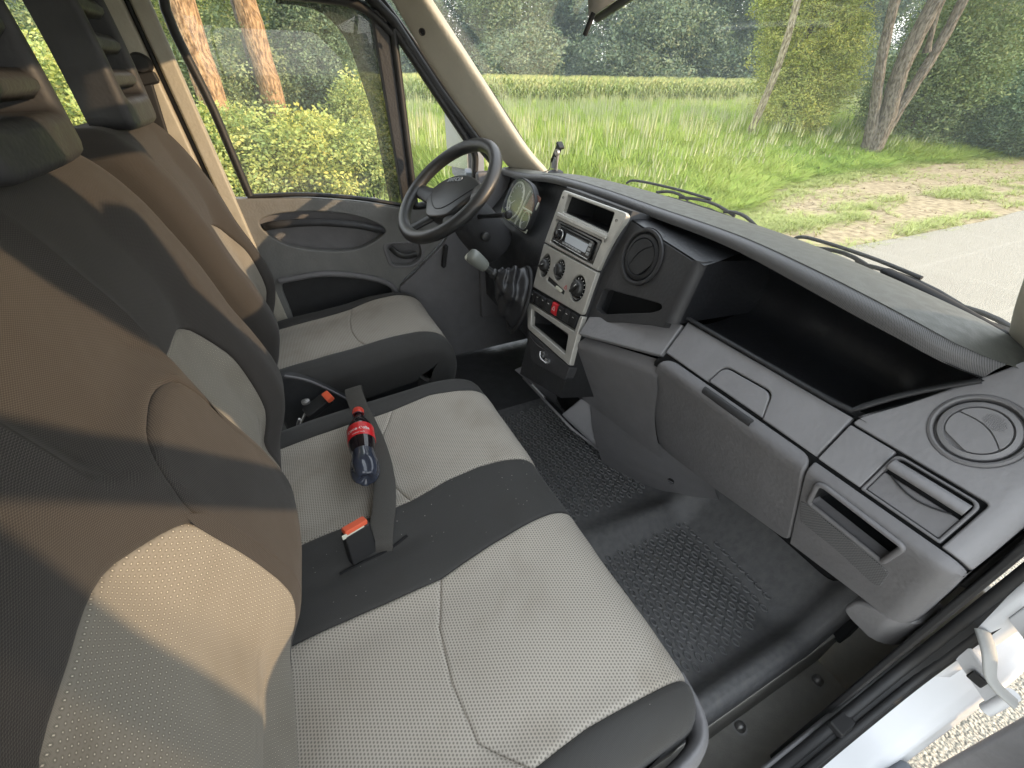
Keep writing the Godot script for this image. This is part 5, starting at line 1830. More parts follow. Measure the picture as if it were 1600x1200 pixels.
# ---------------------------------------------------------------- loose things in the cab
func loose_things() -> void:
	var mb := MB.new()
	# floor mat with its hump, raised rim and stamped lozenges
	var mh := func(x: float, z: float) -> float:
		var hump := 0.034 * exp(-pow((x - 0.335 - 0.02 * sin(z * 5.0)) / 0.042, 2.0)) * (0.45 + 0.55 * smoothstep(-0.62, -0.80, z)) * smoothstep(-0.50, -0.60, z)
		var low := -0.012 * bump01(x, 0.40, 0.77, 0.03)
		var rim := 0.050 * smoothstep(0.765, 0.805, x)
		var toe := 0.16 * smoothstep(-0.86, -1.04, z)
		return 0.782 + hump + low + rim + toe
	var fm := thing("floor_mat", "black rubber floor mat with raised lozenges in the passenger footwell", "floor mat")
	mb = MB.new()
	grid(mb, func(u: float, w: float) -> Vector3:
		var x := lerpf(-0.36, 0.852, u)
		var z := lerpf(-0.25, -1.0, w)
		var y: float = mh.call(minf(x, 0.838), z)
		if x > 0.838: y -= (x - 0.838) * 6.0
		return V(minf(x, 0.844), y, z), 120, 60)
	put("mat_sheet", mb, M.rubber, fm)
	var ring := MB.new()
	grid(ring, func(u: float, w: float) -> Vector3:
		var a := TAU * u
		var r := 1.0 - 0.26 * w
		return V(0.0122 * r * signf(cos(a)) * pow(absf(cos(a)), 0.9), 0.0062 * sin(PI * w), 0.0078 * r * sin(a) * (1.0 - 0.25 * absf(cos(a)))), 16, 4)
	var spots := []
	for j in 24:
		for i in 40:
			var x := -0.30 + i * 0.0290 + (0.0145 if j % 2 else 0.0)
			var z := -0.48 - j * 0.0225
			if x > 0.75 or (x > 0.265 and x < 0.405): continue
			if x > 0.40 and (z < -0.93 + 0.10 * (0.73 - x) or x > 0.75 - 0.25 * maxf(0.0, -0.75 - z)): continue
			if x < 0.27 and z < -0.86 - 0.2 * (0.27 - x): continue
			spots.append(Transform3D(Basis(V(0, 1, 0), 0.06), V(x, mh.call(x, z) + 0.0004, z)))
	tag(many("raised_lozenges", ring.mesh(), M.tread, spots, fm), "", "", "", "stuff")

	# lap belt and buckles
	var wb := thing("lap_belt", "grey-brown belt webbing lying across the middle seat cushion, under the bottle", "seat belt")
	mb = MB.new()
	var path := spline3([V(-0.262, 1.075, -0.035), V(-0.215, 1.165, -0.028), V(-0.165, 1.187, -0.024), V(-0.10, 1.176, -0.026), V(-0.02, 1.170, -0.034), V(0.09, 1.173, -0.040), V(0.20, 1.176, -0.034), V(0.285, 1.184, -0.018), V(0.345, 1.188, 0.000), V(0.378, 1.165, 0.012), V(0.392, 1.10, 0.018)], 8)
	grid(mb, func(u: float, w: float) -> Vector3:
		var k := u * (path.size() - 1)
		var i := mini(int(k), path.size() - 2)
		var p: Vector3 = (path[i] as Vector3).lerp(path[i + 1], k - i)
		var tg: Vector3 = ((path[i + 1] as Vector3) - (path[i] as Vector3)).normalized()
		var side: Vector3 = tg.cross(Vector3.UP)
		side = (side.normalized() if side.length() > 0.2 else V(0, 0, 1)).rotated(tg, 0.16 * sin(u * 7.0))
		var a := TAU * w
		return p + side * cos(a) * 0.0245 + side.cross(tg).normalized() * sin(a) * 0.0014, 80, 16, Vector2(0.8, 0.10))
	put("webbing", mb, M.webbing, wb)
	var bk := thing("belt_buckle", "black seat belt buckle with red button, standing in the bench's dark middle strip", "belt buckle", "belt buckles")
	var q := Basis(V(0, 0, 1), 0.24) * Basis(V(0, 1, 0), 0.35)
	mb = MB.new()
	box(mb, V(0.364, 1.195, 0.046), V(0.024, 0.075, 0.055), q, 0.005)
	put("buckle_body", mb, M.black, bk)
	mb = MB.new()
	box(mb, V(0.3545, 1.2345, 0.046), V(0.020, 0.012, 0.047), q, 0.003)
	put("release_button", mb, M.orange_red, bk)
	mb = MB.new()
	box(mb, V(0.3658, 1.2330, 0.0505), V(0.003, 0.010, 0.045), q, 0.001)
	put("tongue_slot", mb, M.ivory, bk)
	bk = thing("belt_buckle", "black seat belt buckle with red button, lying between driver seat and bench", "belt buckle", "belt buckles")
	q = Basis(V(0, 1, 0), 0.30) * Basis(V(1, 0, 0), 0.35)
	mb = MB.new()
	box(mb, V(-0.245, 1.112, 0.085), V(0.055, 0.026, 0.085), q, 0.006)
	put("buckle_body", mb, M.black, bk)
	mb = MB.new()
	box(mb, V(-0.236, 1.142, 0.050), V(0.044, 0.016, 0.022), q, 0.003)
	put("release_button", mb, M.orange_red, bk)
	mb = MB.new()
	lathe(mb, P2([0.012, -0.004, 0.012, 0.004, 0.0, 0.007]), frame(V(-0.252, 1.132, 0.115), V(1, 0, 0), V(0, 0, -1)), 16)
	tube(mb, spline3([V(-0.25, 1.10, 0.12), V(-0.22, 1.06, 0.16), V(-0.19, 1.12, 0.14)], 5), 0.004, 0.004, 6)
	put("buckle_rivet", mb, M.steel, bk)

	# drink bottle
	var bt := thing("cola_bottle", "small plastic cola bottle with red cap lying on the middle seat", "bottle")
	var cap := V(-0.032, 1.214, -0.020)
	var foot := V(0.222, 1.211, 0.004)
	var ax := (foot - cap).normalized()
	var sx := ax.cross(V(0, 1, 0)).normalized()
	var f := Transform3D(Basis(sx, ax.cross(sx), ax), cap)
	mb = MB.new()
	lathe(mb, P2([0.0105, 0.020, 0.0125, 0.030, 0.0165, 0.042, 0.0250, 0.060, 0.0305, 0.076, 0.0325, 0.090, 0.0325, 0.128, 0.0312, 0.142, 0.0285, 0.160, 0.0268, 0.170]), f, 40)
	put("bottle_body", mb, M.cola, bt)
	mb = MB.new()
	var fr := spline2(P2([0.0268, 0.170, 0.0290, 0.188, 0.0322, 0.206, 0.0328, 0.222, 0.0312, 0.238, 0.0250, 0.250, 0.0180, 0.2535, 0.008, 0.247, 0.0, 0.244]), 3)
	grid(mb, func(u: float, w: float) -> Vector3:
		var k := w * (fr.size() - 1)
		var i := mini(int(k), fr.size() - 2)
		var rq2 := fr[i].lerp(fr[i + 1], k - i)
		var an := TAU * u + 0.6 * sin(w * 2.6)
		var dent := 0.13 * smoothstep(0.15, 0.45, w) * pow(0.5 + 0.5 * cos(an * 5.0), 2.0)
		return f * V(cos(TAU * u) * rq2.x * (1.0 - dent), sin(TAU * u) * rq2.x * (1.0 - dent), rq2.y), 80, 24)
	put("bottle_foot", mb, M.pet, bt)
	mb = MB.new()
	lathe(mb, P2([0.0, -0.002, 0.0125, -0.002, 0.0140, 0.000, 0.0142, 0.016, 0.0135, 0.0175, 0.0135, 0.0195]), f, 36)
	var cp := put("cap", mb, M.red, bt)
	mb = MB.new()
	for k in 30:
		var a := TAU * k / 30.0
		box(mb, f * V(cos(a) * 0.0143, sin(a) * 0.0143, 0.008), V(0.0012, 0.0012, 0.013), f.basis * Basis(V(0, 0, 1), a), 0.0004)
	put("cap_ribs", mb, M.red, cp)
	mb = MB.new()
	lathe(mb, P2([0.0150, 0.0215, 0.0160, 0.023, 0.0150, 0.0245]), f, 24)
	put("neck_ring", mb, M.pet, bt)
	mb = MB.new()
	lathe(mb, P2([0.0328, 0.086, 0.0331, 0.087, 0.0331, 0.131, 0.0322, 0.1325]), f, 48)
	var lb := put("paper_label", mb, M.label_red, bt)
	# lettering runs round the label, facing up
	var up := (V(0.0, 1.0, 0.08)).slide(ax).normalized()
	var rd := (-ax).cross(up).normalized()
	var tf := Transform3D(Basis(rd, -ax, up), cap + ax * 0.110 + up * 0.0331)
	text("lettering", "Coca-Cola", 0.0118, tf, M.print, lb, "Droid Serif", 0.0006, 0.0331)
	tf.origin = cap + ax * 0.1255 + up * 0.0331
	text("lettering", "ORIGINAL TASTE", 0.0038, tf, M.print, lb, "Droid Sans", 0.0006, 0.0331)

	# phone holder on the dashboard with its hanging cable
	var ph := thing("phone_holder", "small black phone holder with silver arm, stood on the dashboard by the windscreen", "phone holder", "", V(-0.615, 1.655, -0.93))
	mb = MB.new()
	lathe(mb, P2([0.030, 0.0, 0.030, 0.006, 0.020, 0.012, 0.0, 0.013]), frame(V(0.012, -0.008, 0.0), V(1, 0, 0), V(0, 0, -1)), 20)
	put("foot", mb, M.black, ph)
	mb = MB.new()
	wall_rail(mb, V(0.006, 0.0, 0.0), V(0.022, 0.058, 0.0), 0.012, 0.010, V(0, 0, 1), 0.003)
	wall_rail(mb, V(0.028, 0.0, 0.006), V(0.030, 0.060, 0.006), 0.006, 0.006, V(0, 0, 1), 0.002)
	lathe(mb, P2([0.011, -0.005, 0.011, 0.005, 0.006, 0.006, 0.0, 0.003]), frame(V(0.028, 0.066, 0.008), V(1, 0, 0), V(0, 1, 0)), 16)
	put("arm", mb, M.steel, ph)
	mb = MB.new()
	box(mb, V(0.004, 0.060, -0.004), V(0.022, 0.080, 0.020), Basis(V(0, 0, 1), -0.60), 0.004)
	box(mb, V(0.026, 0.088, -0.004), V(0.030, 0.012, 0.024), Basis(V(0, 0, 1), -0.70), 0.003)
	put("cradle", mb, M.black, ph)
	mb = MB.new()
	plate(mb, frame(V(-0.006, 0.028, 0.006), V(1, 0.2, 0), V(0, 1, 0)), rounded(P2([-0.012, -0.02, 0.016, -0.022, 0.018, 0.018, -0.008, 0.020]), 0.006), 0.006, 0.001)
	put("clip_pad", mb, M.silver_print, ph)
	mb = MB.new()
	tube(mb, spline3([V(-0.006, 0.055, 0.0), V(-0.022, 0.03, 0.004), V(-0.018, 0.002, 0.012), V(-0.012, -0.006, 0.05), V(-0.004, -0.014, 0.088), V(0.0, -0.06, 0.105), V(0.0, -0.14, 0.115)], 6), 0.0017, 0.0017, 6)
	put("cable", mb, M.black, ph)

	# rear-view mirror
	var rv := thing("rear_view_mirror", "rear-view mirror hanging at the top of the windscreen", "mirror")
	var rq := Basis(V(0, 1, 0), -0.25) * Basis(V(1, 0, 0), 0.12) * Basis(V(0, 0, 1), 0.10)
	mb = MB.new()
	box(mb, V(0.290, 2.080, -0.485), V(0.25, 0.095, 0.025), rq, 0.010)
	put("mirror_shell", mb, M.rim, rv)
	mb = MB.new()
	box(mb, V(0.290, 2.080, -0.485) + rq * V(0, 0.001, 0.013), V(0.236, 0.086, 0.003), rq, 0.001)
	put("mirror_glass", mb, M.mirror_glass, rv)
	mb = MB.new()
	wall_rail(mb, V(0.285, 2.10, -0.515), V(0.285, 2.20, -0.545), 0.02, 0.02)
	put("mirror_stem", mb, M.rim, rv)
	mb = MB.new()
	tube(mb, [V(0.215, 2.030, -0.49), V(0.211, 2.012, -0.484), V(0.205, 2.004, -0.484)], 0.004, null, 8)
	put("dip_lever", mb, M.black, rv)

	# driver's shoulder belt guide on the B pillar
	var sb := thing("shoulder_belt", "driver's black shoulder belt hanging from its round guide on the B pillar", "seat belt")
	mb = MB.new()
	lathe(mb, P2([0.0, 0.022, 0.020, 0.020, 0.026, 0.010, 0.028, 0.0]), frame(V(-0.858, 1.965, 0.292), V(0, 0, -1), V(0, 1, 0)), 20)
	put("belt_guide", mb, M.black, sb)
	mb = MB.new()
	box(mb, V(-0.842, 1.93, 0.292), V(0.020, 0.030, 0.060), Basis(V(1, 0, 0), 0.2), 0.006)
	put("guide_loop", mb, M.black, sb)
	mb = MB.new()
	tube(mb, [V(-0.838, 1.94, 0.300), V(-0.842, 1.6, 0.33), V(-0.845, 1.2, 0.34)], 0.0012, 0.023, 8, V(0, 0, 1))
	put("webbing", mb, M.seal, sb)

	# wipers, parked against the outside of the windscreen
	var w := thing("wiper", "black wiper parked before the driver half of the windscreen", "wiper", "windscreen wipers")
	wiper(w, V(-0.34, 1.606, -1.165), V(0.13, 1.594, -1.175), V(-0.47, 1.620, -1.17))
	w = thing("wiper", "long black wiper parked before the passenger half of the windscreen", "wiper", "windscreen wipers")
	wiper(w, V(0.262, 1.590, -1.165), V(0.80, 1.566, -1.075), V(0.24, 1.607, -1.165))

func wiper(w: Node3D, a: Vector3, b: Vector3, arm_end: Vector3) -> void:
	var mb := MB.new()
	var bow := func(u: float) -> Vector3: return a.lerp(b, u) + V(0, 0.004 * sin(PI * u), -0.03 * sin(PI * u))
	var pts := []
	for k in 17: pts.append(bow.call(k / 16.0) + V(0, 0.0015 * sin(k * 2.3), 0))
	tube(mb, pts, 0.0035, 0.008, 8)
	put("blade", mb, M.seal, w)
	mb = MB.new()
	for part in [[0.06, 0.34], [0.26, 0.76], [0.66, 0.95]]:
		pts = []
		for k in 7:
			var u: float = lerpf(part[0], part[1], k / 6.0)
			pts.append(bow.call(u) + V(0, 0.010 + 0.012 * sin(PI * k / 6.0), -0.008))
		tube(mb, pts, [0.003, 0.005, 0.006, 0.0065, 0.006, 0.005, 0.003], 0.005, 8)
	put("yoke", mb, M.black, w)
	mb = MB.new()
	var m: Vector3 = bow.call(0.52) + V(0, 0.030, -0.012)
	tube(mb, spline3([arm_end, arm_end.lerp(m, 0.12) + V(0, 0.014, 0), arm_end.lerp(m, 0.6) + V(0, 0.010, -0.004), m], 5), 0.0045, 0.0045, 8)
	put("arm", mb, M.black, w)
# ---------------------------------------------------------------- outside the van
func leaf_clump(count: int, leaf: float, slim := 0.5, seed_ := 1) -> ArrayMesh:
	var r := RandomNumberGenerator.new()
	r.seed = seed_
	var mb := MB.new()
	for k in count:
		var p := V(r.randf_range(-1, 1), r.randf_range(-1, 1), r.randf_range(-1, 1))
		if p.length() > 1.0: p = p.normalized() * r.randf()
		var dir := (V(r.randf_range(-1, 1), r.randf_range(-0.9, 0.5), r.randf_range(-1, 1)) + p * 0.7).normalized()
		var side := dir.cross(V(r.randf_range(-1, 1), 1.6, r.randf_range(-1, 1))).normalized()
		var nn := side.cross(dir).normalized()
		var s := leaf * r.randf_range(0.7, 1.3)
		var g := r.randf_range(0.72, 1.2)
		mb.tint = Color(g * r.randf_range(0.9, 1.12), g, g * r.randf_range(0.8, 1.1))
		var a := mb.add(p, nn)
		var b := mb.add(p + dir * s * 0.5 + side * s * slim * 0.5 - nn * s * 0.06, nn)
		var c := mb.add(p + dir * s - nn * s * 0.16, nn)
		var d := mb.add(p + dir * s * 0.5 - side * s * slim * 0.5 - nn * s * 0.06, nn)
		mb.tri(a, b, c)
		mb.tri(a, c, d)
	return mb.mesh()

var clumps := []
func crown(parent: Node3D, called: String, lobes: Array, count: int, size: float, cols: Array, kind := 0) -> void:
	# lobes: [centre, radii]; clumps sit mostly near each lobe's skin, with gaps
	var xf := []
	var cc := []
	var wts := []
	var total := 0.0
	for l in lobes:
		total += pow(l[1].x * l[1].y * l[1].z, 0.667)
		wts.append(total)
	for k in count:
		var pick := rng.randf() * total
		var li := 0
		while wts[li] < pick: li += 1
		var dir := V(rng.randfn(), rng.randfn(), rng.randfn()).normalized()
		var rr := pow(rng.randf_range(0.25, 1.0), 0.5) * rng.randf_range(0.85, 1.12)
		var p: Vector3 = lobes[li][0] + dir * rr * lobes[li][1]
		if soil_noise.get_noise_3d(p.x * 0.9 / size, p.y * 0.9 / size, p.z * 0.9 / size) < -0.52: continue
		var b := Basis.from_euler(V(rng.randf() * TAU, rng.randf() * TAU, rng.randf() * TAU)).scaled(V(1, 0.8, 1) * size * rng.randf_range(0.65, 1.35))
		xf.append(Transform3D(b, p))
		var t := clampf(rng.randf() * 0.75 + 0.35 * soil_noise.get_noise_3d(p.x * 0.35 / size, p.y * 0.35 / size, p.z * 0.35 / size) + 0.1, 0.0, 0.999) * (cols.size() - 1)
		cc.append((cols[int(t)] as Color).lerp(cols[int(t) + 1], t - int(t)))
	var o := many(called, clumps[kind], M.leaf, xf, parent, cc)
	o.set_meta("kind", "stuff")

func stem(mb: MB, pts: Array, r0: float, r1: float, sides := 14) -> void:
	var p := spline3(pts, 6)
	var rr := []
	for k in p.size():
		var t := float(k) / (p.size() - 1)
		rr.append(lerpf(r0, r1, t) * (1.0 + 0.06 * sin(k * 2.1)) * (1.0 + 0.5 * exp(-t * 14.0)))
	var fixed := MB.new()
	tube(fixed, p, rr, null, sides, V(0.3, 0.1, 1))
	var base := mb.v.size()
	for k in fixed.v.size(): mb.add(fixed.v[k], fixed.n[k], fixed.t[k])
	for k in fixed.idx: mb.idx.append(base + k)

func trees_and_shrubs() -> void:
	var lit := [L(0.045, 0.075, 0.012), L(0.10, 0.145, 0.018), L(0.17, 0.21, 0.026), L(0.25, 0.25, 0.035)]
	var mid := [L(0.030, 0.052, 0.014), L(0.055, 0.085, 0.022), L(0.095, 0.125, 0.030)]
	var deep := [L(0.016, 0.032, 0.014), L(0.030, 0.056, 0.022), L(0.052, 0.085, 0.034)]
	var gold := [L(0.05, 0.085, 0.012), L(0.11, 0.145, 0.016), L(0.19, 0.205, 0.02), L(0.36, 0.30, 0.02)]
	var yellow := [L(0.08, 0.115, 0.014), L(0.155, 0.19, 0.02), L(0.26, 0.28, 0.025), L(0.38, 0.35, 0.03)]
	# two tall trunks by the driver window
	var t := thing("tree", "tall tree with orange-brown trunk nearest the driver door pillar", "tree", "", V(-10.8, 0, 0.93))
	var mb := MB.new()
	stem(mb, [V(0, -0.1, 0), V(0.04, 1.5, 0.02), V(0.02, 4.0, 0.02), V(-0.08, 7.0, 0.12)], 0.27, 0.19)
	put("trunk", mb, M.bark_warm, t)
	crown(t, "crown", [[V(-0.3, 7.6, 0.4), V(2.4, 1.6, 2.4)], [V(0.5, 8.8, -0.4), V(2.0, 1.6, 2.0)]], 900, 0.34, mid)
	t = thing("tree", "tall tree with straight orange-brown trunk seen mid-way along the driver window", "tree", "", V(-12.0, 0, -0.16))
	mb = MB.new()
	stem(mb, [V(0, -0.1, 0), V(0.0, 1.5, 0.0), V(0.02, 3.6, 0.06), V(0.02, 7.0, 0.02)], 0.25, 0.20)
	put("trunk", mb, M.bark_warm, t)
	mb = MB.new()
	stem(mb, [V(-0.30, -0.1, 0.26), V(-0.28, 1.5, 0.22), V(-0.30, 3.6, 0.24), V(-0.5, 6.5, 0.4)], 0.13, 0.09)
	put("side_stem", mb, M.bark_grey, t)
	crown(t, "crown", [[V(0.0, 7.8, 0.0), V(2.4, 1.7, 2.4)], [V(-0.8, 8.9, 0.7), V(1.8, 1.4, 1.8)]], 900, 0.34, mid)
	# shrubs outside the driver window, from the pillar forwards
	var sh := [
		["sunlit green shrub seen between the two headrests", V(-8.6, 0, 2.75), V(1.3, 1.25, 1.2), 900, lit],
		["tall mid-green shrub far behind the driver's headrest", V(-12.6, 0, 3.9), V(1.9, 2.4, 1.7), 900, mid],
		["low yellow-green bramble below the orange trunk nearest the door pillar", V(-9.0, 0, 0.85), V(1.25, 0.80, 0.95), 1100, lit],
		["yellowing bramble at the middle of the driver window sill", V(-9.0, 0, -0.45), V(1.2, 0.74, 0.85), 1200, gold],
		["leafy bramble at the front end of the driver window sill", V(-9.1, 0, -1.45), V(1.0, 0.62, 0.75), 800, lit],
		["broad green thicket behind the two orange trunks", V(-15.2, 0, 1.1), V(2.1, 3.4, 1.9), 1700, lit],
		["dark conical evergreen right of the straight orange trunk", V(-13.6, 0, -1.45), V(1.0, 2.9, 0.95), 1500, deep],
		["shaded undergrowth at the foot of the straight orange trunk", V(-12.9, 0, 0.5), V(1.4, 1.7, 1.2), 900, mid],
		["ochre undergrowth sloping down to the maize beside the evergreen", V(-11.8, 0, -2.0), V(1.2, 1.05, 0.7), 800, lit],
	]
	for s in sh:
		t = thing("shrub", s[0], "shrub", "shrubs beside the van", s[1])
		mb = MB.new()
		for k in 6:
			var a := TAU * k / 6.0
			stem(mb, [V(0.05 * cos(a), -0.05, 0.05 * sin(a)), V(0.35 * s[2].x * cos(a), 0.7 * s[2].y, 0.35 * s[2].z * sin(a)), V(0.6 * s[2].x * cos(a), 1.3 * s[2].y, 0.6 * s[2].z * sin(a))], 0.025, 0.006, 6)
		put("stems", mb, M.bark_grey, t)
		var lobes := [[V(0, s[2].y * 0.85, 0), s[2]]]
		for k in 5:
			var a := TAU * k / 5.0 + 0.6
			lobes.append([V(cos(a) * 0.6 * s[2].x, s[2].y * (0.75 + 0.35 * sin(a * 2.0)), sin(a) * 0.6 * s[2].z), s[2] * 0.55])
		crown(t, "leaves", lobes, int(s[3] * 2.1), 0.17, s[4], 1)
	# slim pale tree, and the bright one behind it
	t = thing("tree", "slim pale trunk standing before the bright yellow-green tree", "tree", "", V(-9.8, 0, -13.56))
	mb = MB.new()
	stem(mb, [V(-0.22, -0.1, 0.10), V(0.0, 1.2, 0), V(0.14, 2.6, -0.05), V(0.10, 4.4, -0.02), V(0.05, 7.5, 0.1)], 0.115, 0.08, 10)
	put("trunk", mb, M.bark_pale, t)
	crown(t, "crown", [[V(0.1, 7.4, 0.1), V(1.5, 1.7, 1.5)], [V(0.8, 6.2, 0.4), V(0.9, 0.7, 0.9)]], 420, 0.28, lit)
	t = thing("tree", "bright yellow-green tree leafed down to the grass, right of the slim trunk", "tree", "", V(-10.85, 0, -16.1))
	mb = MB.new()
	stem(mb, [V(0, -0.1, 0), V(0.05, 2.0, 0), V(0.0, 4.0, 0.1), V(0.1, 7.0, 0.0)], 0.14, 0.06, 10)
	put("trunk", mb, M.bark_grey, t)
	crown(t, "crown", [[V(0, 3.2, 0), V(1.5, 2.3, 1.5)], [V(0.7, 2.2, -0.5), V(1.1, 1.5, 1.1)], [V(-0.6, 4.3, 0.5), V(1.2, 1.5, 1.2)], [V(0.3, 5.6, 0), V(1.5, 1.6, 1.5)], [V(0.5, 1.1, 0.3), V(1.2, 0.9, 1.2)]], 5200, 0.20, yellow)
	# many-stemmed tree right of it
	t = thing("tree", "grey tree with three thick leaning stems right of the bright tree", "tree", "", V(-7.7, 0, -16.3))
	var left := V(-0.43, 0, 0.90)
	mb = MB.new()
	stem(mb, [V(0, -0.1, 0), left * -0.05 + V(0, 1.0, 0), left * 0.15 + V(0, 2.4, 0), left * -0.12 + V(0, 4.4, 0), left * -0.7 + V(0, 8, 0)], 0.24, 0.17)
	put("stem", mb, M.bark_grey, t)
	mb = MB.new()
	stem(mb, [left * 0.1 + V(0, 0.2, 0), left * 0.42 + V(0, 1.3, 0), left * 0.85 + V(0, 2.6, 0), left * 1.2 + V(0, 4.4, 0), left * 1.6 + V(0, 8, 0)], 0.15, 0.10)
	put("stem", mb, M.bark_grey, t)
	mb = MB.new()
	stem(mb, [left * -0.10 + V(0, 0.3, 0), left * -0.35 + V(0, 1.5, 0), left * -0.62 + V(0, 2.8, 0), left * -0.78 + V(0, 4.4, 0), left * -1.5 + V(0, 8, 0)], 0.15, 0.10)
	put("stem", mb, M.bark_grey, t)
	mb = MB.new()
	stem(mb, [left * -0.35 + V(0, 2.6, 0), left * -0.10 + V(0.1, 3.5, 0.1), left * 0.05 + V(0.2, 4.6, 0.1)], 0.07, 0.05, 8)
	put("branch", mb, M.bark_grey, t)
	crown(t, "crown", [[V(0.0, 8.2, 0), V(3.4, 1.8, 3.4)], [left * -2.4 + V(0, 6.8, 0), V(2.2, 1.3, 2.2)], [left * 2.2 + V(0, 6.9, -0.5), V(2.0, 1.2, 2.0)], [left * -1.5 + V(0.4, 4.9, -1.8), V(1.4, 0.9, 1.4)]], 2600, 0.30, mid)
	for s in [
		["dark leafy shrub at the right edge of the windscreen view", V(-6.3, 0, -21.5), V(1.9, 1.25, 1.6), 1500, deep, 0.26],
		["tall grey-green bush filling the windscreen's upper right corner", V(-7.6, 0, -29.0), V(3.2, 4.6, 3.0), 2800, mid, 0.42],
		["loose green sapling behind the many-stemmed tree's right stem", V(-8.4, 0, -19.6), V(1.7, 2.5, 1.7), 1300, mid, 0.3],
		["ragged weeds left of the slim pale trunk", V(-10.9, 0, -12.4), V(0.8, 0.45, 0.9), 420, lit, 0.18],
	]:
		t = thing("shrub", s[0], "shrub", "shrubs along the track", s[1])
		mb = MB.new()
		for k in 5:
			var a := TAU * k / 5.0 + 0.3
			stem(mb, [V(0.06 * cos(a), -0.05, 0.06 * sin(a)), V(0.3 * s[2].x * cos(a), 0.8 * s[2].y, 0.3 * s[2].z * sin(a)), V(0.6 * s[2].x * cos(a), 1.5 * s[2].y, 0.6 * s[2].z * sin(a))], 0.04, 0.012, 6)
		put("stems", mb, M.bark_grey, t)
		var lobes := [[V(0, s[2].y * 0.9, 0), s[2]]]
		for k in 5:
			var a := TAU * k / 5.0 + 0.2
			lobes.append([V(cos(a) * 0.6 * s[2].x, s[2].y * (0.8 + 0.4 * sin(a * 2.0)), sin(a) * 0.6 * s[2].z), s[2] * 0.55])
		crown(t, "leaves", lobes, int(s[3] * 1.5), s[5] * 0.85, s[4])
	# wood edge behind the maize
	var wood := [L(0.020, 0.034, 0.017), L(0.036, 0.056, 0.026), L(0.062, 0.088, 0.036), L(0.095, 0.12, 0.045)]
	for k in 30:
		var u := k / 29.0
		var row := k % 2
		var at := V(lerpf(-60, -14, pow(u, 0.9)), 0, lerpf(22, -78, u)) + V(-9.0 * row, 0, -5.0 * row) + V(rng.randf_range(-2, 2), 0, rng.randf_range(-2, 2))
		var h := rng.randf_range(13, 18)
		t = thing("wood_tree", "bluish-green leafy tree in the wood edge beyond the maize", "tree", "trees of the wood edge", at)
		mb = MB.new()
		stem(mb, [V(0, -0.2, 0), V(0.1, h * 0.4, 0), V(0, h * 0.85, 0)], 0.3, 0.1, 8)
		put("trunk", mb, M.bark_grey, t)
		var lobes := []
		for j in 9:
			var a := rng.randf() * TAU
			var y := lerpf(1.6, h * 0.92, j / 8.0)
			var wd := lerpf(3.4, 1.8, j / 8.0)
			lobes.append([V(cos(a) * wd * 0.5, y, sin(a) * wd * 0.5), V(wd, 1.9, wd) * rng.randf_range(0.85, 1.2)])
		crown(t, "crown", lobes, 1900, 0.72, wood)

func grass_edge(z: float) -> float: return -6.4 + 1.75 * smoothstep(-12.5, -6.0, z) + soil_noise.get_noise_2d(z * 0.35, 3.0) * 0.45

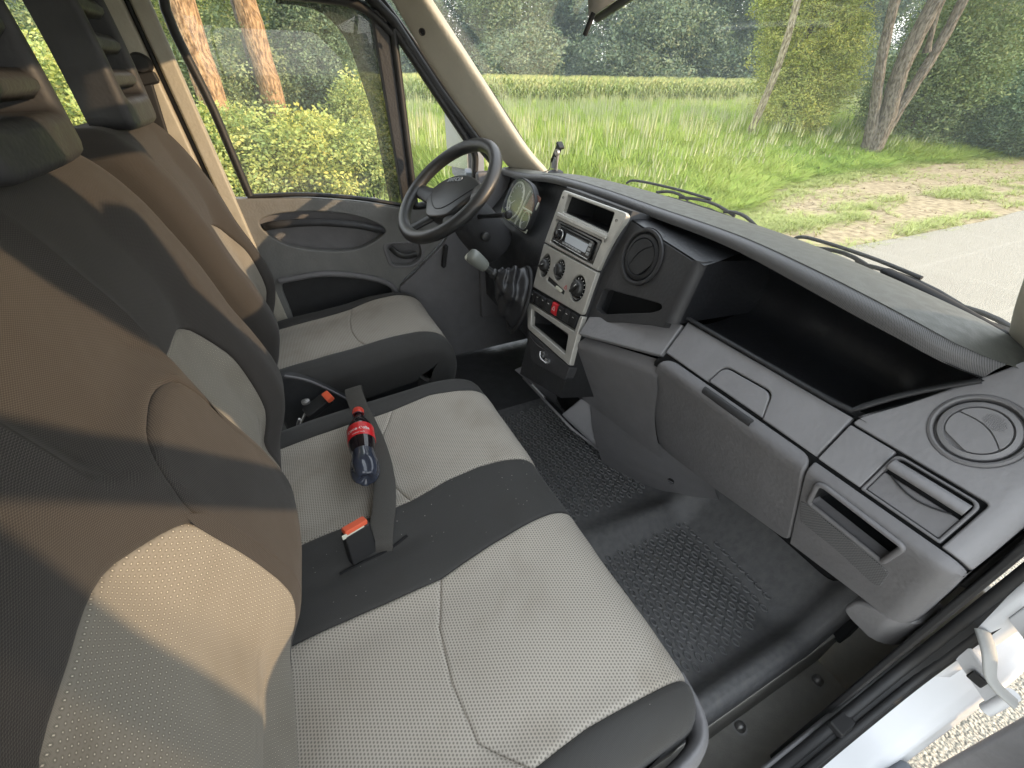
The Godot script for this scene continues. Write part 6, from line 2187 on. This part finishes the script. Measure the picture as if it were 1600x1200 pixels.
func outside() -> void:
	clumps = [leaf_clump(34, 0.36, 0.5, 11), leaf_clump(30, 0.42, 0.6, 12)]
	trees_and_shrubs()
	# meadow grass, taller away from the track
	var tuft := MB.new()
	var r := RandomNumberGenerator.new()
	r.seed = 5
	for k in 15:
		var a := r.randf() * TAU
		var o := V(cos(a), 0, sin(a)) * r.randf() * 0.20
		var dir := V(cos(a), 0, sin(a)) * r.randf_range(0.1, 0.6)
		var sd := V(-sin(a), 0, cos(a)) * r.randf_range(0.005, 0.0095)
		var h := r.randf_range(0.6, 1.0)
		var g := r.randf_range(0.8, 1.15)
		tuft.tint = Color(g, g, g)
		var nn := (V(-dir.x, 0.6, -dir.z) * -1.0).normalized()
		if nn.y < 0: nn = -nn
		var i0 := tuft.add(o - sd, nn)
		var i1 := tuft.add(o + sd, nn)
		var i2 := tuft.add(o + dir * 0.35 + V(0, h * 0.6, 0) + sd * 0.8, nn)
		var i3 := tuft.add(o + dir * 0.35 + V(0, h * 0.6, 0) - sd * 0.8, nn)
		var i4 := tuft.add(o + dir + V(0, h, 0), nn)
		tuft.tri(i0, i1, i2)
		tuft.tri(i0, i2, i3)
		tuft.tri(i3, i2, i4)
	var seed_head := MB.new()
	for k in 5:
		var a := TAU * k / 5.0
		var d := V(cos(a) * 0.10, 1.0, sin(a) * 0.10)
		var sd := V(-sin(a), 0, cos(a)) * 0.008
		var nn := V(cos(a), 0.3, sin(a)).normalized()
		seed_head.tri(seed_head.add(Vector3.ZERO - sd, nn), seed_head.add(sd, nn), seed_head.add(d * 0.9, nn))
		seed_head.tri(seed_head.add(d * 0.72 - sd * 2.2, nn), seed_head.add(d * 0.72 + sd * 2.2, nn), seed_head.add(d * 1.08, nn))
	var tm := tuft.mesh()
	var xf := []
	var cc := []
	var heads := []
	var hc := []
	var gr := [L(0.040, 0.105, 0.006), L(0.085, 0.165, 0.008), L(0.150, 0.215, 0.012), L(0.26, 0.26, 0.03)]
	for k in 125000:
		var z := lerpf(9.0, -60.0, pow(rng.randf(), 1.25))
		var edge := grass_edge(z)
		var x := edge - 20.5 * pow(rng.randf(), 1.4)
		var far := clampf((edge - x) / 4.0, 0, 1)
		var patch := clampf(0.5 + 0.55 * soil_noise.get_noise_2d(x * 0.22, z * 0.22) + 0.35 * soil_noise.get_noise_2d(x * 0.9 + 30.0, z * 0.9), 0.0, 1.0)
		if z > -2.6 and x < -6.2: continue
		var h := lerpf(0.13, 0.82, pow(far, 0.9)) * rng.randf_range(0.65, 1.15) * (0.7 + 0.5 * patch)
		xf.append(Transform3D(Basis.from_euler(V(rng.randfn() * 0.16 + 0.06, 0, rng.randfn() * 0.16)) * Basis(V(0, 1, 0), rng.randf() * TAU).scaled(V(0.6 + h * 0.6, h, 0.6 + h * 0.6)), V(x, 0, z)))
		var t := clampf(rng.randf() * 0.5 + patch * 0.55 - 0.05, 0, 0.999) * 3.0
		cc.append((gr[int(t)] as Color).lerp(gr[mini(int(t) + 1, 3)], t - int(t)))
		if k % 17 == 0 and far > 0.25:
			heads.append(Transform3D(Basis(V(0, 1, 0), rng.randf() * TAU).scaled(V(1, h * 1.25, 1)), V(x, 0, z)))
			hc.append(L(0.24, 0.22, 0.08).lerp(L(0.15, 0.18, 0.04), rng.randf()))
	tag(many("meadow_grass", tm, M.leaf, xf, self, cc), "tall sunlit meadow grass between the track and the maize", "grass", "", "stuff")
	tag(many("grass_seed_heads", seed_head.mesh(), M.leaf, heads, self, hc), "pale seed heads standing in the meadow grass", "grass", "", "stuff")
	xf = []
	cc = []
	for k in 70000:
		var z := lerpf(6.0, -55.0, pow(rng.randf(), 1.4))
		var band := rng.randf()
		var x := 0.0
		if band < 0.5: x = grass_edge(z) - 0.2 + absf(rng.randfn()) * 0.42
		elif band < 0.8: x = -3.68 + rng.randfn() * 0.22
		elif band < 0.9: x = -2.62 + rng.randfn() * 0.14
		else: x = rng.randf_range(-6.4, -2.6)
		if soil_noise.get_noise_2d(x * 0.9, z * 0.35) + rng.randf_range(-0.45, 0.25) < (-0.2 if band < 0.5 else 0.0): continue
		var h := rng.randf_range(0.025, 0.105)
		xf.append(Transform3D(Basis(V(0, 1, 0), rng.randf() * TAU).scaled(V(0.30, h, 0.30)), V(x, 0.0, z)))
		cc.append(L(0.13, 0.19, 0.020).lerp(L(0.27, 0.28, 0.045), rng.randf()))
	tag(many("verge_grass", tm, M.leaf, xf, self, cc), "short bright green grass growing in strips on the dirt track", "grass", "", "stuff")
	# loose stones and tyre-churned crumbs on the track
	var st := MB.new()
	grid(st, func(u: float, w: float) -> Vector3: return V(cos(TAU * u) * sin(PI * w), 0.6 * cos(PI * w), sin(TAU * u) * sin(PI * w)) * (1.0 + 0.25 * sin(u * 17.0 + w * 9.0)), 7, 4)
	xf = []
	for k in 1500:
		var z := lerpf(2.0, -40.0, pow(rng.randf(), 1.6))
		var x := -4.3 + rng.randfn() * 0.22 if k % 3 else rng.randf_range(-6.0, -2.3)
		xf.append(Transform3D(Basis(V(0, 1, 0), rng.randf() * TAU).scaled(Vector3.ONE * rng.randf_range(0.006, 0.022)), V(x, 0.008, z)))
	tag(many("track_stones", st.mesh(), M.dirt, xf), "loose stones and crumbs of earth on the dirt track", "stones", "", "stuff")
	# maize
	var mz := MB.new()
	r.seed = 8
	mz.tint = Color(0.9, 1.0, 0.8)
	tube(mz, [V(0, 0, 0), V(0, 1.65, 0)], 0.016, null, 5)
	for k in 9:
		var a := k * 2.6 + r.randf() * 0.6
		var y := 0.25 + k * 0.155
		var d := V(cos(a), 0, sin(a))
		var sd := V(-sin(a), 0, cos(a)) * 0.038
		var nn := (V(0, 1, 0) - d * 0.4).normalized()
		var g := r.randf_range(0.8, 1.15)
		mz.tint = Color(g, g, g)
		var q := [V(0, y, 0), d * 0.20 + V(0, y + 0.22, 0), d * 0.48 + V(0, y + 0.24, 0), d * 0.72 + V(0, y + 0.02, 0)]
		var wd := [0.6, 1.0, 0.8, 0.05]
		var ids := []
		for j in 4:
			ids.append([mz.add(q[j] - sd * wd[j], nn), mz.add(q[j] + sd * wd[j], nn)])
		for j in 3: mz.quad(ids[j][0], ids[j][1], ids[j + 1][1], ids[j + 1][0])
	mz.tint = Color(4.4, 1.65, 1.1)
	for k in 11:
		var a := TAU * k / 11.0
		var d := V(cos(a) * 0.18, 0.30, sin(a) * 0.16)
		var sd := V(-sin(a), 0, cos(a)) * 0.045
		var nn := V(cos(a), 0.5, sin(a)).normalized()
		mz.tri(mz.add(V(0, 1.62, 0) - sd, nn), mz.add(V(0, 1.62, 0) + sd, nn), mz.add(V(0, 1.62, 0) + d, nn))
	xf = []
	cc = []
	for row in 14:
		for k in 420:
			var z := 14.0 - k * 0.21 + rng.randf_range(-0.06, 0.06)
			var x := -25.5 - row * 0.75 + rng.randf_range(-0.06, 0.06)
			xf.append(Transform3D(Basis(V(0, 1, 0), rng.randf() * TAU).scaled(V(1, rng.randf_range(0.82, 1.07), 1)), V(x, 0, z)))
			cc.append(L(0.14, 0.20, 0.025).lerp(L(0.28, 0.27, 0.05), rng.randf()))
	tag(many("maize_field", mz.mesh(), M.leaf, xf, self, cc), "field of tall maize with orange tassels before the wood", "maize", "", "stuff")
